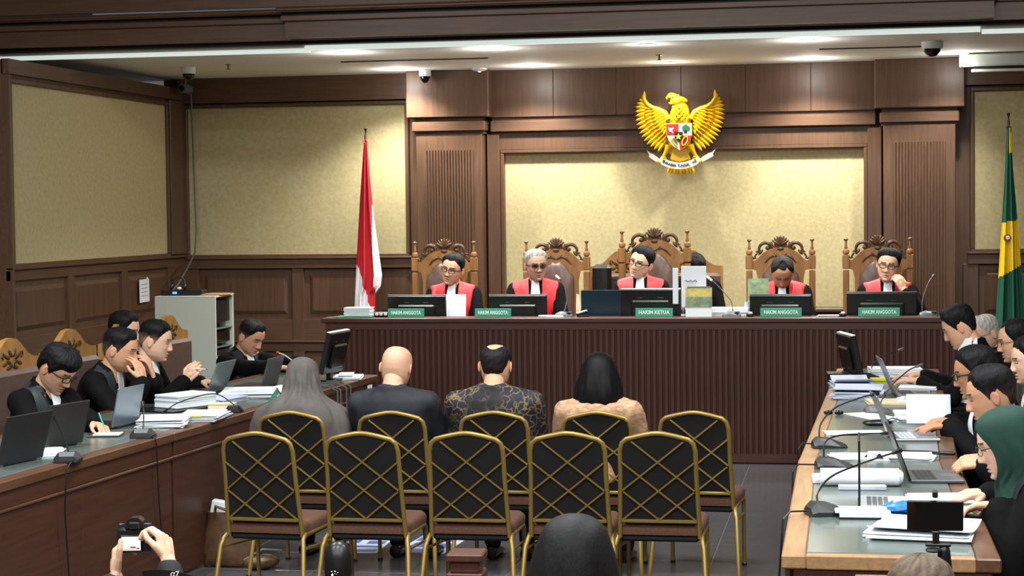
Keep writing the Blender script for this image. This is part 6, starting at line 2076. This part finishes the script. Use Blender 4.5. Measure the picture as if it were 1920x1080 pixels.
# phone on a tripod
t = thing('phone_tripod', 'black tripod holding the smartphone at the lower right', 'tripod', (.262, 5.7, 0), 0)
MB().tube([(0.01, 0, .25), (0.01, 0, .93)], .013).build('column', BLACKP, t)
for k in range(3):
    a = k * 2 * PI / 3 + .5
    MB().tube([(.01, 0, .55), (.01 + .2 * math.cos(a), .2 * math.sin(a), .01)], .010).build('leg', BLACKP, t)
MB().capsule((.01, 0, .93), (.01, 0, .985), .024, .018).build('ball_head', BLACKP, t, True)
MB().tube([(.008, 0, .95), (-.045, -.01, .955), (-.06, -.01, .95)], .014, 8).build('locking_knob', BLACKP, t, True)
MB().cbox(-.045, .03, -.012, .012, .998, 1.008, .003).build('clamp_plate', BLACKP, t)
MB().cbox(-.024, -.004, -.01, .012, 1.0, 1.045, .003).build('clamp_lower', BLACKP, t)
MB().cbox(-.024, -.008, -.01, .014, 1.145, 1.165, .003).build('clamp_upper', BLACKP, t)
MB().lathe([(.02, .985), (.024, .99), (.02, .996)], 12, (-.022, -.02, -.0)).build('wing_screw', BLACKP, t)
t = thing('smartphone', 'black smartphone held sideways on a tripod', 'phone', (.246, 5.7, 1.045), 2)
MB().cbox(-.083, .083, -.0045, .0045, 0.0, .096 - .004, .004).build('body', BLACKP, t)
MB().box(-.078, .078, -.0052, -.0045, .006, .086).build('screen', BLACKG, t)

# photo camera in raised hands
t = thing('photo_camera', 'black mirrorless camera with lit screen held up at the lower left', 'camera', (-2.485, 6.2, .83), 12)
MB().cbox(-.066, .062, -.02, .022, .0, .092, .012).build('body', BLACKP, t, 40)
MB().cbox(.035, .072, -.02, .045, .004, .088, .012).build('grip', BLACKP, t, 40)
MB().prism([(-.036, .088), (-.026, .115), (-.012, .126), (.014, .126), (.028, .112), (.034, .088)], -.026, .03).build('viewfinder_hump', BLACKP, t)
MB().cbox(-.020, .018, -.034, -.02, .088, .112, .004).build('eyepiece', BLACKP, t)
MB().lathe([(.036, .02), (.040, .03), (.040, .10), (.037, .13), (.03, .13)], 22, (-.005, 0, .045), 'y').build('lens_barrel', BLACKP, t, True)
s_ = MB().cbox(-.052, .026, -.027, -.02, .006, .066, .003).build('screen_frame', BLACKP, t)
MB().box(-.046, .02, -.0275, -.027, .012, .060).build('lit_screen', mat('camera_lcd', (255, 240, 228), .3, kind='noise', rgb2=(250, 222, 206), scale=60, emit=0), s_)
for x0, x1, z0, z1, c in ((-.044, .018, .014, .018, (206, 150, 140)), (-.016, .004, .020, .026, (90, 70, 70)), (-.036, .012, .036, .038, (200, 170, 160)), (.006, .016, .018, .022, (120, 60, 60))):
    MB().box(x0, x1, -.0279, -.0275, z0, z1).build('screen_image', mat('lcd_%d' % c[1], c, .4, emit=.3), s_)
MATS['camera_lcd'].node_tree.nodes['Principled BSDF'].inputs['Emission Color'].default_value = (1, .93, .86, 1)
MATS['camera_lcd'].node_tree.nodes['Principled BSDF'].inputs['Emission Strength'].default_value = .55
for k, (x, z) in enumerate(((.045, .094), (.03, .094), (-.05, .094))):
    MB().lathe([(.009, 0), (.011, .002), (.011, .010), (.006, .012)], 14, (x, .004, z - .003)).build('dial', DGREY, t)
# strap with lettering round the wrist
t = thing('camera_strap', 'black strap with white lettering round the photographer wrist', 'strap', (-2.30, 6.06, .78), 12)
P = []
for i in range(11):
    u = i / 10
    P.append([Vector((-.10 + .20 * u, -.01 - .03 * math.sin(PI * u), .02 - .03 * u - .03 * v + .02 * math.sin(PI * u))) for v in (0, .5, 1)])
mb = MB(); mb.grid(P, .003, (0, 1, 0)); mb.build('band', BLACKP, t, True)
me = text_mesh('α7', .026, .0006, bold=.0004)
part_of(me, 'lettering', WHITEP, t, (.015, -.043, .012), (PI / 2, 0, 0))
